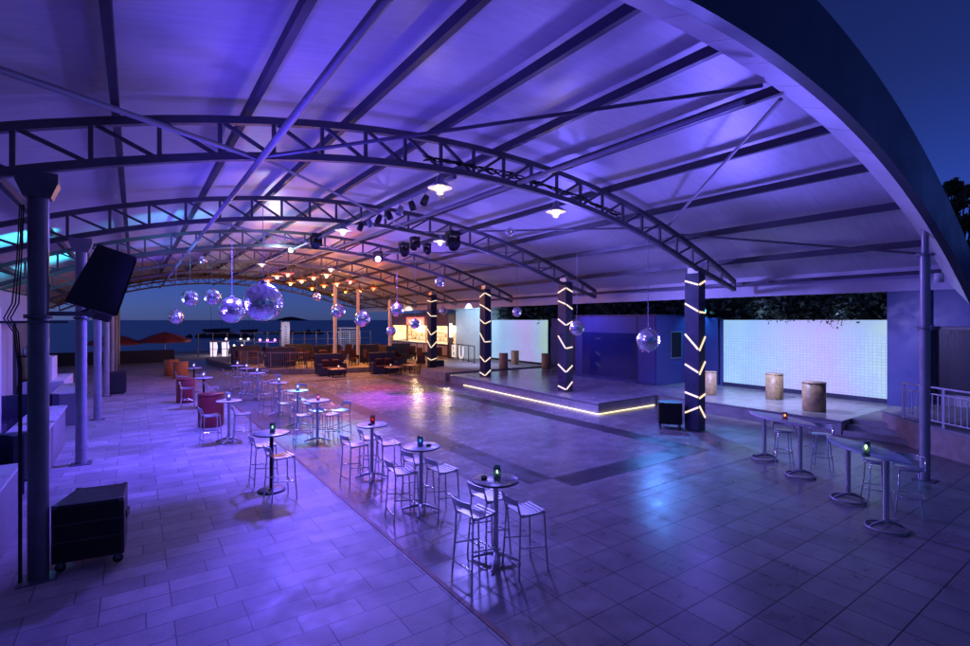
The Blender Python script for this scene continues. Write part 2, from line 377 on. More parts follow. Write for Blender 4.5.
# ------------------------------------------------------------------ roof shell
XA, K = 5.5, .0237
def sfac(X, Y): return 1+.006*(Y-8.25) if X > XA else 1.0
def zr(X, Y, off):
    s = 1+.006*max(0,(Y-8.25)) if X > XA else 1.0
    return off-K*((X-XA)/s)**2
def widen(X, Y):  # nominal X (at Y=8.25) to actual X at Y
    s = 1+.006*max(0,(Y-8.25)) if X > XA else 1.0
    return XA+(X-XA)*s
Y0, Y1 = 3.0, 45.6
XL, XR = -4.6, 15.6
TR = [8.25+6.02*i for i in range(7)]
roof = empty('canopy_roof', (XA, 24, 0), 0, 'long arched white membrane canopy roof over the open air dance floor', 'roof')
def rp(mb, name, m):  # part of the roof, built in world coordinates
    o = mb.build(name, m, roof); o.location = (-XA,-24,0); return o
mm = MB(); nx, ny = 60, 90
ypur = []
vs=[]; fs=[]
for j in range(ny+1):
    Y = Y0+.36+(Y1-Y0-.36)*j/ny
    for i in range(nx+1):
        Xn = XL+(XR-XL)*i/nx; X = widen(Xn,Y)
        sag = .05*math.sin(math.pi*((Y-8.25)/6.02 % 1))
        vs.append((X,Y,zr(X,Y,6.95)-sag*0.6))
for j in range(ny):
    for i in range(nx): a=j*(nx+1)+i; fs.append((a,a+nx+1,a+nx+2,a+1))
mm.add(vs,fs,True); rp(mm,'membrane',M['membrane'])
PX = [-3.45+1.62*i for i in range(12)]
for k, Xn in enumerate(PX):
    p = MB()
    ysn = [Y0+.38]+[8.25+6.02*i/2 for i in range(13)]+[Y1]
    prev=None
    for Y in [y for y in ysn if y <= Y1]:
        X=widen(Xn,Y); pt=(X,Y,zr(X,Y,6.78))
        if prev: p.bar(prev,pt,.09,.15)
        prev=pt
    rp(p,'purlin',M['purlin'])
# front arch: dark fascia with lit soffit panels
def ztop(X): return 7.48-.0311*(X-XA)**2
def zf(X): return 6.36-.0275*(X-XA)**2
fa = MB(); n=72; vs=[]; fs=[]
for i in range(n+1):
    X=XL-.3+(XR+.35-XL+.3)*i/n; b=zf(X); t=max(ztop(X),b+.3)
    vs += [(X,2.86,b),(X,2.86,t),(X,3.0,t),(X,3.0,b)]
for i in range(n):
    a=i*4; c=a+4
    fs += [(a,c,c+1,a+1),(a+1,c+1,c+2,a+2),(a+2,c+2,c+3,a+3),(a+3,c+3,c,a)]
fs += [(0,1,2,3),(n*4+3,n*4+2,n*4+1,n*4)]
fa.add(vs,fs,False); rp(fa,'front_fascia',M['fascia'])
def arc_x(n, lo, hi):
    return [lo+(hi-lo)*i/n for i in range(n+1)]
xs = arc_x(24, XL, XR)
for i in range(24):
    q = MB(); a,b = xs[i]+.006, xs[i+1]-.006; vs=[]; fs=[]; m_=4
    for j in range(m_+1):
        X=a+(b-a)*j/m_; z=zr(X,Y0,6.48); zo=zf(X)
        vs += [(X,3.003,zo),(X,3.36,z),(X,3.36,z+.44),(X,3.34,z+.44),(X,3.34,z+.02),(X,3.003,zo+.02)]
    for j in range(m_):
        for k in range(6): fs.append((j*6+k,j*6+(k+1)%6,(j+1)*6+(k+1)%6,(j+1)*6+k))
    fs += [tuple(range(6))[::-1], tuple(m_*6+k for k in range(6))]
    q.add(vs,fs,False); rp(q,'soffit_panel',M['panelwhite'])
# eaves
for side, Xn in (('r',XR),('l',XL)):
    e = MB(); yy=[Y0+.02+(Y1-Y0)*i/20 for i in range(21)]; vs=[]; fs=[]
    for Y in yy:
        X=widen(Xn,Y); zt=zr(X,Y,6.98) if side=='r' else zr(X,Y,6.98); zb=3.92 if side=='r' else 3.95
        vs += [(X,Y,zb),(X,Y,zt),(X+.08,Y,zt),(X+.08,Y,zb)]
    for i in range(20):
        for k in range(4): fs.append((i*4+k,i*4+(k+1)%4,(i+1)*4+(k+1)%4,(i+1)*4+k))
    e.add(vs,fs,False); rp(e,'eave_fascia',M['panelwhite'])
    # eave purlin pair under the fascia
    for dx,dz in ((.45,.34),):
        p=MB(); s=-1 if side=='r' else 1
        p.bar((Xn+s*dx,Y0+.4,zr(Xn,8.25,6.4)+dz),(widen(Xn,Y1)+s*dx,Y1,zr(Xn,8.25,6.4)+dz),.07,.09); rp(p,'purlin',M['purlin'])
# far arch edge trim
ft=MB(); prev=None
for i in range(41):
    X=widen(XL+(XR-XL)*i/40,Y1); pt=(X,Y1+.06,zr(X,Y1,6.80))
    if prev: ft.bar(prev,pt,.12,.34)
    prev=pt
rp(ft,'end_trim',M['woodpale'])
# braces and longitudinal pipes
braces = [((1.5,8.2,5.66),(-3.3,2.95+.45,4.95),.035,'galv'),((1.62,8.2,5.70),(6.97,3.4,6.38),.03,'truss'),((7.5,3.4,6.33),(11.75,8.2,5.72),.03,'galv'),
          ((12.2,8.2,5.55),(13.9,3.4,4.62),.028,'truss'),((1.62,8.3,5.70),(6.9,14.2,6.1),.028,'galv'),((11.7,8.3,5.7),(7.6,14.2,6.0),.028,'galv'),
          ((1.62,14.4,5.70),(6.9,20.2,6.1),.028,'galv'),((11.7,14.4,5.7),(7.6,20.2,6.0),.028,'galv'),((13.3,14.4,5.2),(9.0,20.2,5.8),.028,'galv')]
for a,b,r,m_ in braces: rp(MB().tube([a,b],r,8),'brace',M[m_])
for X,z,r,ys_ in ((1.55,5.62,.046,Y0+.45),(6.6,6.08,.042,Y0+.45),(5.1,5.98,.04,8.3)):
    rp(MB().tube([(X,ys_,z),(X,Y1-.3,z)],r,10),'longitudinal_pipe',M['galv'])

# ------------------------------------------------------------------ trusses
ordw = ['nearest','second','third','fourth','fifth','sixth','farthest']
for ti, Y in enumerate(TR):
    t = empty('roof_truss', (XA,Y,0), 0, f'{ordw[ti]} arched steel truss spanning under the canopy, counted from the camera', 'truss', 'arched trusses under the canopy')
    def tp(mb,name): o=mb.build(name,M['truss'],t); o.location=(-XA,-Y,0); return o
    lo, hi = -4.2, 15.2
    def pb(Xn):
        X=widen(Xn,Y); e=max(0,(Xn-13.2)/2.0)
        return (X,Y,zr(X,Y,6.07)+e*.30)
    def pt(Xn):
        X=widen(Xn,Y); return (X,Y,zr(X,Y,6.61))
    N_=30
    for nm,fn in (('top_chord',pt),('bottom_chord',pb)):
        c=MB()
        for i in range(N_):
            c.bar(fn(lo+(hi-lo)*i/N_),fn(lo+(hi-lo)*(i+1)/N_),.11,.11)
        tp(c,nm)
    nb=26
    for i in range(nb+1):
        X=lo+(hi-lo)*i/nb
        a,b=pb(X),pt(X)
        if b[2]-a[2]>.14: tp(MB().bar((a[0],a[1],a[2]+.055),(b[0],b[1],b[2]-.055),.055,.055,up=(0,1,0)),'post')
        if i<nb:
            X2=lo+(hi-lo)*(i+1)/nb
            if X < XA-.2: p,q=pt(X),pb(X2)
            else: p,q=pb(X),pt(X2)
            if X < 13.4: tp(MB().bar(p,q,.05,.05,up=(0,1,0)),'diagonal')
    if ti==0:
        # dark loom of cables clipped along the crown of the nearest truss
        for k in range(5):
            rr=random.Random(k); pts=[]
            for i in range(22):
                X=4.4+.26*i; pts.append((X,Y+rr.uniform(-.06,.06),zr(X,Y,6.07)+.09+.10*abs(math.sin(i*.9+k))+rr.uniform(0,.05)))
            tp(MB().tube(pts,.014,6),'cable').data.materials[0]=M['cable']

# ------------------------------------------------------------------ left row of steel columns
colw=['nearest','second','third','fourth','fifth','sixth','farthest']
for i,Y in enumerate(TR):
    X=-.98; top=zr(X,Y,6.0)
    near=i==0
    c=empty('steel_column',(X,Y,0),0,f'{colw[i]} round steel column in the left row along the paved walkway','column','round columns of the left row')
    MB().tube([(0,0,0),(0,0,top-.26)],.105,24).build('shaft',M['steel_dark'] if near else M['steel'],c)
    MB().box(-.19,-.19,0,.19,.19,.016).build('base_plate',M['steel_dark'],c)
    hd=MB()
    hd.add([(-.13,-.12,top-.3),(.13,-.12,top-.3),(.13,.12,top-.3),(-.13,.12,top-.3),(-.2,-.15,top-.12),(.2,-.15,top-.12),(.2,.15,top-.12),(-.2,.15,top-.12),(-.2,-.15,top),(.2,-.15,top),(.2,.15,top),(-.2,.15,top)],
           [(0,1,5,4),(1,2,6,5),(2,3,7,6),(3,0,4,7),(4,5,9,8),(5,6,10,9),(6,7,11,10),(7,4,8,11),(8,9,10,11),(3,2,1,0)])
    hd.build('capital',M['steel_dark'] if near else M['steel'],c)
    if i<4:
        MB().lathe([(.103,.0),(.14,.0),(.14,.05),(.103,.05)],20,(0,0,3.22)).build('collar',M['steel_dark'],c)
    if near:
        for k in range(3):
            pts=[(-.125-.018*k,-.06,4.6),(-.15-.02*k,-.05,3.9),(-.17-.03*k,-.06,3.4),(-.24-.03*k,-.08,3.22),(-.17-.02*k,-.09,3.05),(-.145-.012*k,-.07,2.6),(-.145-.012*k,-.07,1.2),(-.145-.012*k,-.07,.02)]
            MB().tube(pts,.008,6).build('cable',M['cable'],c)
        MB().tube([(.1,.0,3.28),(.55,.1,3.28)],.03,10).build('speaker_arm',M['steel_dark'],c)
        MB().box(-.36,-.13,3.16,.30,-.09,3.19).build('clamp_bar',M['steel_dark'],c)

# right front column
c=empty('steel_column',(12.93,3.14,0),0,'round steel column at the right front corner under the fascia beside the stone wall','column')
MB().tube([(0,0,0),(0,0,4.5)],.085,24).build('shaft',M['steel'],c)
MB().tube([(0,0,4.53),(0,0,zr(12.93,3.14,6.46))],.06,16).build('neck',M['steel'],c)
for z in (4.49,3.03): 
    f_=MB().lathe([(.083,0),(.16,0),(.16,.022),(.083,.022)],20,(0,0,z))
    for k in range(6): a=k*math.pi/3; f_.box(.125*math.cos(a)-.012,.125*math.sin(a)-.012,z-.03,.125*math.cos(a)+.012,.125*math.sin(a)+.012,z+.055)
    f_.build('flange',M['steel'],c)
MB().box(-.17,-.17,0,.17,.17,.016).build('base_plate',M['steel_dark'],c)
dl=MB().lathe([(0,0),(.085,0),(.085,.2),(0,.2)],16); o=dl.build('downlight',M['white'],None,(14.35,3.25,4.02)); tag(o,'small white cylinder downlight under the roof corner right of the column','lamp')

# ------------------------------------------------------------------ LED columns
def led_column(x,y,w,dp,z0,z1,left,right,label,base=None):
    c=empty('led_column',(x,y,0),0,label,'column','LED strip columns along the stage')
    MB().box(0,0,z0,dp,w,z1,.008).build('body',M['navy'],c)
    def strip(a,b,nx_,ny_):
        MB().bar(a,b,.022,.048,up=(0,0,1) ).build('light_strip',M['strip'],c)
    for zl,zc in left:   # -X face: from far edge (y=w) to near corner (y=0)
        a=Vector((-.013,w-.02,zl)); b=Vector((-.013,.012,zc)); MB().bar(a,b,.022,.048,up=(0,0,1)).build('light_strip',M['strip'],c)
    for zc,zr_ in right: # -Y face: near corner (x=0) to right edge (x=dp)
        a=Vector((.012,-.013,zc)); b=Vector((dp-.02,-.013,zr_)); MB().bar(a,b,.022,.048,up=(0,0,1)).build('light_strip',M['strip'],c)
    MB().box(.06,.06,z1,dp-.06,w-.06,z1+.16).build('top_bracket',M['alu'],c)
    if base: MB().box(*base).build('plinth',M['black'],c)
    return c
led_column(13.2,8.2,.45,.33,0.01,4.55,[(4.34,4.21),(3.68,3.45),(2.79,2.36),(1.91,1.70),(1.09,.99),(.49,.70)],
           [(4.21,4.33),(3.43,3.41),(2.32,2.72),(1.64,2.0),(.96,1.06),(.74,.38)],'nearest dark blue LED strip column standing on the floor beside the black speaker')
s2=.0388; y2=lambda v:3.2+(320-v)*s2
led_column(13.71,14.1,.45,.36,.385,4.69,[(y2(292.3),y2(288)),(y2(300.5),y2(304)),(y2(319),y2(325)),(y2(336),y2(348.4)),(y2(365),y2(372)),(y2(387),y2(389.5))],
           [(y2(288),y2(291.6)),(y2(304.5),y2(309)),(y2(325),y2(321.5)),(y2(348.4),y2(347.3)),(y2(372),y2(366)),(y2(389.5),y2(382.4))],'second LED strip column on the stage corner, nearest the dark blue booth')
s3=.049; y3=lambda v:3.2+(320-v)*s3
led_column(14.07,20.1,.45,.36,.385,4.74,[(y3(296.8),y3(293)),(y3(304),y3(307)),(y3(319.5),y3(323.6)),(y3(333),y3(342)),(y3(356.6),y3(361.8)),(y3(373),y3(375.5))],
           [(y3(293),y3(295.8)),(y3(307.5),y3(311)),(y3(323.6),y3(321)),(y3(342),y3(341.6)),(y3(361.8),y3(357.6)),(y3(375.5),y3(370.5))],'third LED strip column at the far left end of the lit stage edge')
s4=.0585; y4=lambda v:3.2+(320-v)*s4
led_column(14.37,26.1,.45,.4,0.01,4.70,[(y4(300),y4(301.5)),(y4(312),y4(316)),(y4(328.8),y4(335)),(y4(341),y4(348)),(y4(358.7),y4(360.5))],
           [(y4(301.5),y4(300)),(y4(316),y4(316)),(y4(335),y4(331)),(y4(348),y4(342)),(y4(360.5),y4(359))],'farthest LED strip column with wide black plinth in front of the bar',(-.2,-.25,.01,.75,-.01,.80))

# ------------------------------------------------------------------ stage
st=MB()
poly=[(12.8,11.62),(16.05,11.7),(16.1,5.72),(16.1,5.71),(24,5.71),(24,22.0),(13.2,22.0),(13.17,20.64)]
st.prism(poly,0.0,.36)
o=tag(st.build('stage_platform',M['conc']),'low dark stage platform with a glowing LED strip along its front foot','stage')
MB().prism([(12.76,11.58),(16.02,11.66),(16.06,5.68),(24,5.68),(24,22.0),(13.16,22.0),(13.13,20.66)],.363,.40).build('stage_deck',M['stage'],o)
MB().bar((12.76,11.585,.03),(13.14,20.6,.03),.024,.03).build('light_strip',M['stripb'],o)
MB().bar((12.78,11.58,.03),(15.9,11.66,.03),.024,.03).build('light_strip',M['stripb'],o)
# rear raised steps left of the stage
tag(MB().prism([(13.3,22.6),(24,22.6),(24,31),(14.6,31),(14.6,25.4),(13.3,25.4)],0,.44).build('back_terrace_step',M['conc']),'grey stone platform step beyond the far end of the stage','platform')
# steps at right end
sp=empty('stage_steps',(16.1,5.0,0),0,'three wide grey stone steps leading up to the right end of stage','steps')
for k in range(3):
    MB().box(k*.32,-.95,0,8-.01,.68,.133*(k+1),.01).build('tread',M['conc'],sp)

# LED walls
for (y0,y1,lab) in ((5.9,11.65,'large glowing lattice LED wall nearest the right front column'),(22.8,28.6,'farther glowing lattice LED wall seen between the LED columns')):
    e=empty('led_wall',(20.6,y0,0),0,lab,'LED wall','glowing lattice walls behind the stage')
    MB().box(0,0,.56,.06,y1-y0,3.2).build('screen',M['ledwall'],e)
    MB().box(-.05,0,.402,.2,y1-y0,.56).build('base_rail',M['navy'],e)
    MB().box(.063,0,.56,.25,y1-y0,3.18).build('back_frame',M['navy'],e)
    MB().box(-.08,y1-y0+.003,.402,.25,y1-y0+.12,3.24).build('side_frame',M['bluewall'],e)
# glow thrown by the LED panels
# blue side wall between the LED wall and the booth
tag(MB().box(20.6,11.9,.402,21.2,13.2,3.3).build('blue_wall',M['bluewall']),'narrow blue wall lit cyan between LED wall and booth','wall')
tag(MB().box(20.75,18.05,.402,21.2,22.6,3.3).build('blue_wall',M['bluewall']),'blue wall in the recess between the booth and the far LED wall','wall')
# booth
b=empty('stage_booth',(18.2,13.25,.402),0,'dark blue boxy booth with large glossy panes at the back of the stage','booth')
MB().box(0,0,0,2.5,4.8,2.98,.01).build('walls',M['bluewall'],b)
MB().box(-.06,-.06,2.983,2.6,4.86,3.04).build('roof_edge',M['navy'],b)
gl=mat('booth_glass',(.03,.035,.14),.06,0,var=.1,rvar=.03)
MB().box(-.03,1.02,.16,-.003,4.3,2.2).build('glass_pane',gl,b)
MB().box(-.03,.06,.06,-.003,.96,2.98).build('door_panel',M['bluewall'],b)
MB().box(-.045,.965,.06,-.003,1.015,2.98).build('mullion',M['navy'],b)
wf=MB(); wf.box(.95,-.03,1.1,1.0,-.002,2.3); wf.box(1.75,-.03,1.1,1.8,-.002,2.3); wf.box(1.0,-.03,2.25,1.75,-.002,2.3); wf.box(1.0,-.03,1.1,1.75,-.002,1.15)
wf.build('window_frame',M['steel'],b)
MB().box(1.0,-.012,1.15,1.75,-.002,2.25).build('window_pane',M['black'],b)

for k in range(7):
    y=.12+.11*k; z=1.55+.12*math.sin(k*2.1); MB().bar((-.036,y,z),(-.036,y+.07,z+.05*math.cos(k*1.7)),.008,.025).build('pink_fleck',M['fleck'],b)  # emissive flecks stand in for pink light on the door panel
# wooden barrel tables on stage
def barrel(x,y,z,h,r,label):
    e=empty('barrel_table',(x,y,z),0,label,'barrel table','wooden barrel tables on the stage')
    MB().lathe([(0,0),(r*.92,0),(r*.96,.02),(r*.96,h-.03),(0,h-.03)],28).build('barrel',M['wood'],e)
    MB().lathe([(0,h-.028),(r*.99,h-.028),(r*.99,h),(0,h)],28).build('top',M['woodpale'],e)
    return e
bars=[((774.5,398.5),.89,.29,'wooden barrel table in front of the near LED wall, left of the pair'),((814,410.5),.88,.33,'larger wooden barrel table at the stage front below the LED wall, with lit candle'),
      ((709,394.5),.87,.27,'wooden barrel table half hidden behind the nearest LED column'),((503.5,368.5),.87,.27,'wooden barrel table beside the third LED column'),
      ((515,364.3),.85,.26,'small wooden barrel table farthest back by the far LED wall'),((546,368.5),.87,.27,'wooden barrel table left of the second LED column')]
for (px,py),h,r,lab in bars:
    g=G(px,py,.402); zb=.402 if g[1]<22 else .442
    g=G(px,py,zb); barrel(g[0],g[1],zb,h,r,lab)

# ------------------------------------------------------------------ right side: blue building, curved wall, railing
bw=empty('blue_building',(20.6,5.9,0),0,'blue painted building with a dark doorway right of the LED wall','building')
MB().box(-.3,-1.0,0,.5,0-.003,5.2).build('wall',M['bluewall'],bw)
MB().box(.3,-9,0,.6,-1.003,3.0).build('wall',mat('lilac_render',(.30,.27,.30),.8,0,var=.15,scale=2,bump=.2),bw)
MB().box(.0,-9,3.0,.7,-1.003,5.2).build('upper_wall',M['bluewall'],bw)
MB().box(.22,-2.1,0.9,.297,-1.1,2.9).build('doorway',M['black'],bw)
MB().box(.25,-6.0,3.15,.29,-3.0,3.2).build('ledge',M['navy'],bw)
cw=[(16.9,5.0),(16.2,4.35),(15.9,4.1),(15.55,3.6),(15.1,2.9),(14.6,2.0),(14.2,1.0),(14.0,-.5),(14,-4)]
inn=[(x+.30,y+.12) for x,y in cw]
cv=empty('curved_wall',(0,0,0),0,'low curved sandstone wall with white railing at the right edge','wall')
q=MB(); vs=[]; fs=[]
for (x,y),(u,v) in zip(cw,inn): vs += [(x,y,0),(x,y,.60),(u,v,.60),(u,v,0)]
for i in range(len(cw)-1):
    for k in range(4): fs.append((i*4+k,i*4+(k+1)%4,i*4+4+(k+1)%4,i*4+4+k))
fs+=[(0,1,2,3),tuple(len(cw)*4-4+k for k in (3,2,1,0))]
q.add(vs,fs); q.build('wall_face',M['tan'],cv)
q=MB(); vs=[]; fs=[]
for (x,y),(u,v) in zip(cw,inn): vs += [(x-.03,y-.02,.603),(x-.03,y-.02,.66),(u+.03,v+.02,.66),(u+.03,v+.02,.603)]
for i in range(len(cw)-1):
    for k in range(4): fs.append((i*4+k,i*4+(k+1)%4,i*4+4+(k+1)%4,i*4+4+k))
fs+=[(0,1,2,3),tuple(len(cw)*4-4+k for k in (3,2,1,0))]
q.add(vs,fs); q.build('coping',M['conc'],cv)
tag(MB().prism([(17.2,4.95),(20.3,4.95),(20.9,-4),(14.4,-4),(14.4,-.4),(14.6,1.1),(15,2.1),(15.45,3.05),(15.95,3.75),(16.6,4.5)],.0,.58).build('upper_terrace',M['tile']),kind='structure')
rl=empty('white_railing',(0,0,0),0,'white metal railing standing on the curved sandstone wall','railing')
mid=[((a[0]+b_[0])/2,(a[1]+b_[1])/2) for a,b_ in zip(cw,inn)][1:]
for z in (1.58,1.42,.78): MB().tube([(x,y,z) for x,y in mid],.024 if z>1.5 else .016,8).build('rail',M['white'],rl)
balq=MB()
def along(pts,step):
    out=[]; acc=0
    for i in range(len(pts)-1):
        a=Vector((*pts[i],0)); b2=Vector((*pts[i+1],0)); L=(b2-a).length; t=acc
        while t<L: out.append(a+(b2-a)*(t/L)); t+=step
        acc=t-L
    return out
for k,p in enumerate(along(mid,.14)):
    if k>44: break
    if k%9==0: MB().box(p.x-.025,p.y-.025,.66,p.x+.025,p.y+.025,1.6).build('post',M['white'],rl)
    else: MB().tube([(p.x,p.y,.78),(p.x,p.y,1.42)],.011,6).build('baluster',M['white'],rl)

# ------------------------------------------------------------------ bar stools
def make_stool():
    e=empty('bar_stool',(0,0,0)); tag(e,'aluminium low back bar stool','bar stool')
    s=MB()
    for k in range(7):
        x=-.17+k*.052; z=.765-.02*math.sin(math.pi*k/6)
        s.box(x,-.18,z-.008,x+.044,.18,z+.004,.003)
    s.bar((-.17,-.175,.742),(.19,-.175,.742),.02,.025); s.bar((-.17,.175,.742),(.19,.175,.742),.02,.025)
    s.build('seat',M['alu'],e)
    bk=MB(); pr=[]
    for j in range(9):
        y=-.185+.37*j/8; x=-.225-.03*math.cos(math.pi*(y/.185)/2); pr.append((x,y))
    vs=[];fs=[]
    for x,y in pr: vs+=[(x,y,.885),(x-.012,y,.965),(x-.026,y,.965),(x-.014,y,.885)]
    for j in range(8):
        for k in range(4): fs.append((j*4+k,j*4+(k+1)%4,j*4+4+(k+1)%4,j*4+4+k))
    fs+=[(3,2,1,0),(32,33,34,35)]
    bk.add(vs,fs,False); bk.build('backrest',M['alu'],e)
    for y in (-.17,.17):
        sg=1 if y>0 else -1
        MB().tube([(-.235,y,.93),(-.20,y,.80),(-.185,y,.74),(-.20,y+sg*.01,.4),(-.225,y+sg*.03,0)],.0125,8).build('leg',M['chrome'],e)
        MB().tube([(.10,y,.745),(.165,y,.735),(.18,y,.69),(.19,y+sg*.01,.4),(.215,y+sg*.03,0)],.0125,8).build('leg',M['chrome'],e)
        MB().tube([(-.205,y+sg*.013,.36),(.195,y+sg*.013,.30)],.0095,6).build('footrest',M['chrome'],e)
    MB().tube([(.20,-.185,.27),(.20,.185,.27)],.0095,6).build('footrest',M['chrome'],e)
    MB().tube([(-.218,-.192,.14),(-.218,.192,.14)],.0095,6).build('footrest',M['chrome'],e)
    return e
stool0=make_stool(); used_stool=[False]
def stool(x,y,rz,label,grp='low back bar stools round the tall tables'):
    if not used_stool[0]:
        used_stool[0]=True; stool0.location=(x,y,.006); stool0.rotation_euler=(0,0,rz); stool0['label']=label; stool0['group']=grp; return stool0
    return copy_tree(stool0,(x,y,.006),rz,label,grp)

# ------------------------------------------------------------------ tall round tables
def make_table(top,colm,base,disc=False,r=.31):
    e=empty('bar_table',(0,0,0)); tag(e,'tall round table','bar table')
    MB().lathe([(0,1.055),(r-.012,1.055),(r,1.062),(r,1.078),(r-.012,1.085),(0,1.085)],36).build('tabletop',M[top],e)
    MB().lathe([(r+.001,1.060),(r+.006,1.062),(r+.006,1.080),(r+.001,1.082)],36).build('rim',M['steel_dark'],e)
    MB().tube([(0,0,.05),(0,0,1.05)],.036,16).build('pedestal',M[colm],e)
    if disc: MB().lathe([(0,.0),(.25,.0),(.25,.012),(.2,.03),(.06,.05),(0,.05)],32).build('base',M[base],e)
    else:
        for k in range(4):
            a=math.pi/4+k*math.pi/2; c_,s_=math.cos(a),math.sin(a)
            MB().tube([(0.02*c_,.02*s_,.10),(.12*c_,.12*s_,.085),(.24*c_,.24*s_,.045),(.33*c_,.33*s_,.016)],[.032,.026,.02,.016],8).build('foot',M[base],e)
    return e
tA=make_table('tabledark','chrome','alu'); tB=make_table('tablelight','alu','alu'); tC=make_table('tablelight','black','steel_dark',True)
usedt=set()
def table(kind,x,y,label,rz=0):
    src={'A':tA,'B':tB,'C':tC}[kind]; z=.006
    if kind not in usedt:
        usedt.add(kind); src.location=(x,y,z); src['label']=label; src['group']='tall round bar tables'; src.rotation_euler=(0,0,rz); return src
    return copy_tree(src,(x,y,z),rz,label,'tall round bar tables')
def lantern(x,y,z,col,label,h=.16,r=.045,tint=(.8,.9,.85),s=6.0):
    e=empty('candle_lantern',(x,y,z),0,label,'candle lantern','candle lanterns on the tables')
    gm=mat('tinted_glass',tint,.08,0,var=0,trans=.75)
    MB().lathe([(0,0),(r,0),(r*1.02,h*.5),(r*.98,h),(r*.86,h),(r*.9,h*.5),(r*.88,.012),(0,.012)],18).build('glass',gm,e)
    MB().lathe([(0,.014),(r*.55,.014),(r*.55,h*.42),(0,h*.42)],12).build('candle',M['white'],e)
    MB().sphere((0,0,h*.58),r*.32,10,8,True,(1,1,1.8)).build('flame',glow('candle_flame',col,s),e)
    return e
def ashtray(x,y,z,label):
    return tag(MB().lathe([(0,0),(.04,0),(.048,.03),(.04,.03),(.034,.012),(0,.012)],18).build('ashtray',M['black'],None,(x,y,z)),label,'ashtray','black ashtrays on the tables')
TT=1.091
right_row=[(3.93,5.36,'A','the round table nearest the camera'),(3.93,7.48,'B','the second table of the front row'),(3.93,9.60,'B','the third table, with red lantern'),
           (3.93,13.3,'B','the fourth table, with pink candle'),(4.0,15.5,'B','the fifth table of the long row'),(3.98,17.8,'B','the sixth table of the long row'),
           (4.0,21.6,'B','the third table from the row\'s far end'),(4.0,23.9,'B','the second table from the row\'s far end'),(3.9,25.6,'B','the last table at the far end')]
tl=['tall round table with dark grey top and green lantern nearest the camera','tall round table with blue lantern, second from the front','tall round table with red lantern, third from the front',
    'tall round table with pink candle beside the cyan pool of light','tall round table just beyond the pink candle table','tall round table sixth from the front of the long row',
    'tall round table third from the far end of the long row','tall round table second from the far end of the long row','tall round table at the far end of the long row']
for i,(x,y,k,ph) in enumerate(right_row):
    table(k,x,y,tl[i],R(8*i))
    stool(x-.38,y-.09,R((5,-4,7,-6,3,10,-8,2,6)[i]),f'aluminium bar stool on the walkway side of {ph}')
    stool(x+.2,y-.37,R((-6,5,-3,8,-7,4,6,-5,2)[i]),f'aluminium bar stool on the camera side of {ph}')
    stool(x+.10,y+.29,R((4,7,-8,3,6,-5,9,-6,4)[i]),f'aluminium bar stool on the far side of {ph}')
    if i in (3,5,6,7): stool(x+.62,y+.05,R(180+6*i),f'bar stool on the dance floor side of {ph}')
lantern(3.95,5.36,TT,(.75,1,.5),'clear green glass lantern on the nearest round table',.17,.05,(.6,.9,.75))
lantern(3.91,7.47,TT,(.4,.7,1),'blue glass lantern on the second round table',.17,.05,(.15,.45,.75),3)
lantern(3.95,9.62,TT,(1,.25,.2),'red glass lantern on the third round table',.17,.05,(.7,.06,.08),3)
lantern(3.95,13.3,TT,(1,.25,.2),'glowing pink candle glass on the fourth table',.15,.045,(.9,.4,.4),14)
for (x,y),nm in zip(((4.0,15.5),(3.98,17.8),(4.0,21.6),(4.0,23.9),(3.9,25.6)),('just beyond the pink candle table','sixth in the long row','third from the far end','second from the far end','at the far end of the row')):
    lantern(x,y,TT,(.8,.8,1),f'small pale candle globe on the table {nm}',.2,.055,(.9,.9,.95),5)
ashtray(3.80,5.45,TT,'black ashtray beside the green lantern on nearest table')
ashtray(4.02,7.38,TT,'black ashtray beside the blue lantern')
ashtray(3.86,9.52,TT,'black ashtray beside the red lantern')
lrow=[(2.1,9.98,'the black pedestal table nearest camera'),(2.02,14.6,'the table beside the red drum'),(2.06,20.9,'the third table of the walkway row'),(2.13,25.4,'the farthest table of the walkway row')]
ll=['tall round table on black pedestal and disc base nearest on the walkway','tall pale round table beside the red drum on the walkway','tall round table on black pedestal third along the walkway','tall round table on black pedestal farthest along the walkway']
for i,(x,y,ph) in enumerate(lrow):
    table('B' if i==1 else 'C',x,y,ll[i],R(10*i))
    stool(x+(.05,.28,.24,.25)[i],y+(-.50,-.3,-.3,.3)[i],R((8,-5,6,-4)[i]),f'aluminium bar stool on the camera side of {ph}' if i!=3 else f'bar stool on the dance floor side of {ph}')
    stool(x+(-.03,-.42,-.5,-.45)[i],y+(.52,-.05,0,0)[i],R((3,6,-7,5)[i]),f'aluminium bar stool on the far side of {ph}' if i==0 else f'aluminium bar stool on the walkway side of {ph}')
lantern(2.12,9.99,TT,(.7,1,.5),'green glass lantern on the black pedestal table',.17,.05,(.3,.6,.5))
for (x,y),nm in zip(((2.02,14.6),(2.06,20.9),(2.13,25.4)),('beside the red drum','third along the walkway','farthest along the walkway')):
    lantern(x,y,TT,(.8,.8,1),f'small pale candle globe on the walkway table {nm}',.2,.055,(.9,.9,.95),5)

# drums
def drum(x,y,r,h,m,label):
    e=empty('drum_table',(x,y,.006),0,label,'drum table','coloured drum tables on the walkway')
    MB().lathe([(0,0),(r*.93,0),(r,h*.06),(r,h*.93),(r*.97,h*.96)],28).build('drum',M[m],e)
    MB().lathe([(0,h*.963),(r*1.03,h*.963),(r*1.03,h),(0,h)],28).build('top',M[m],e)
drum(1.88,17.1,.35,.98,'red','big red drum table standing behind the second walkway table')
drum(1.62,22.6,.32,.92,'red','red drum table farther along the walkway behind two bar stools')
drum(1.72,34.0,.36,.9,'orange','orange drum table farthest along the walkway near the dark wall')
drum(2.05,32.0,.36,.9,'orange','orange drum table nearer than its twin by the dark wall')

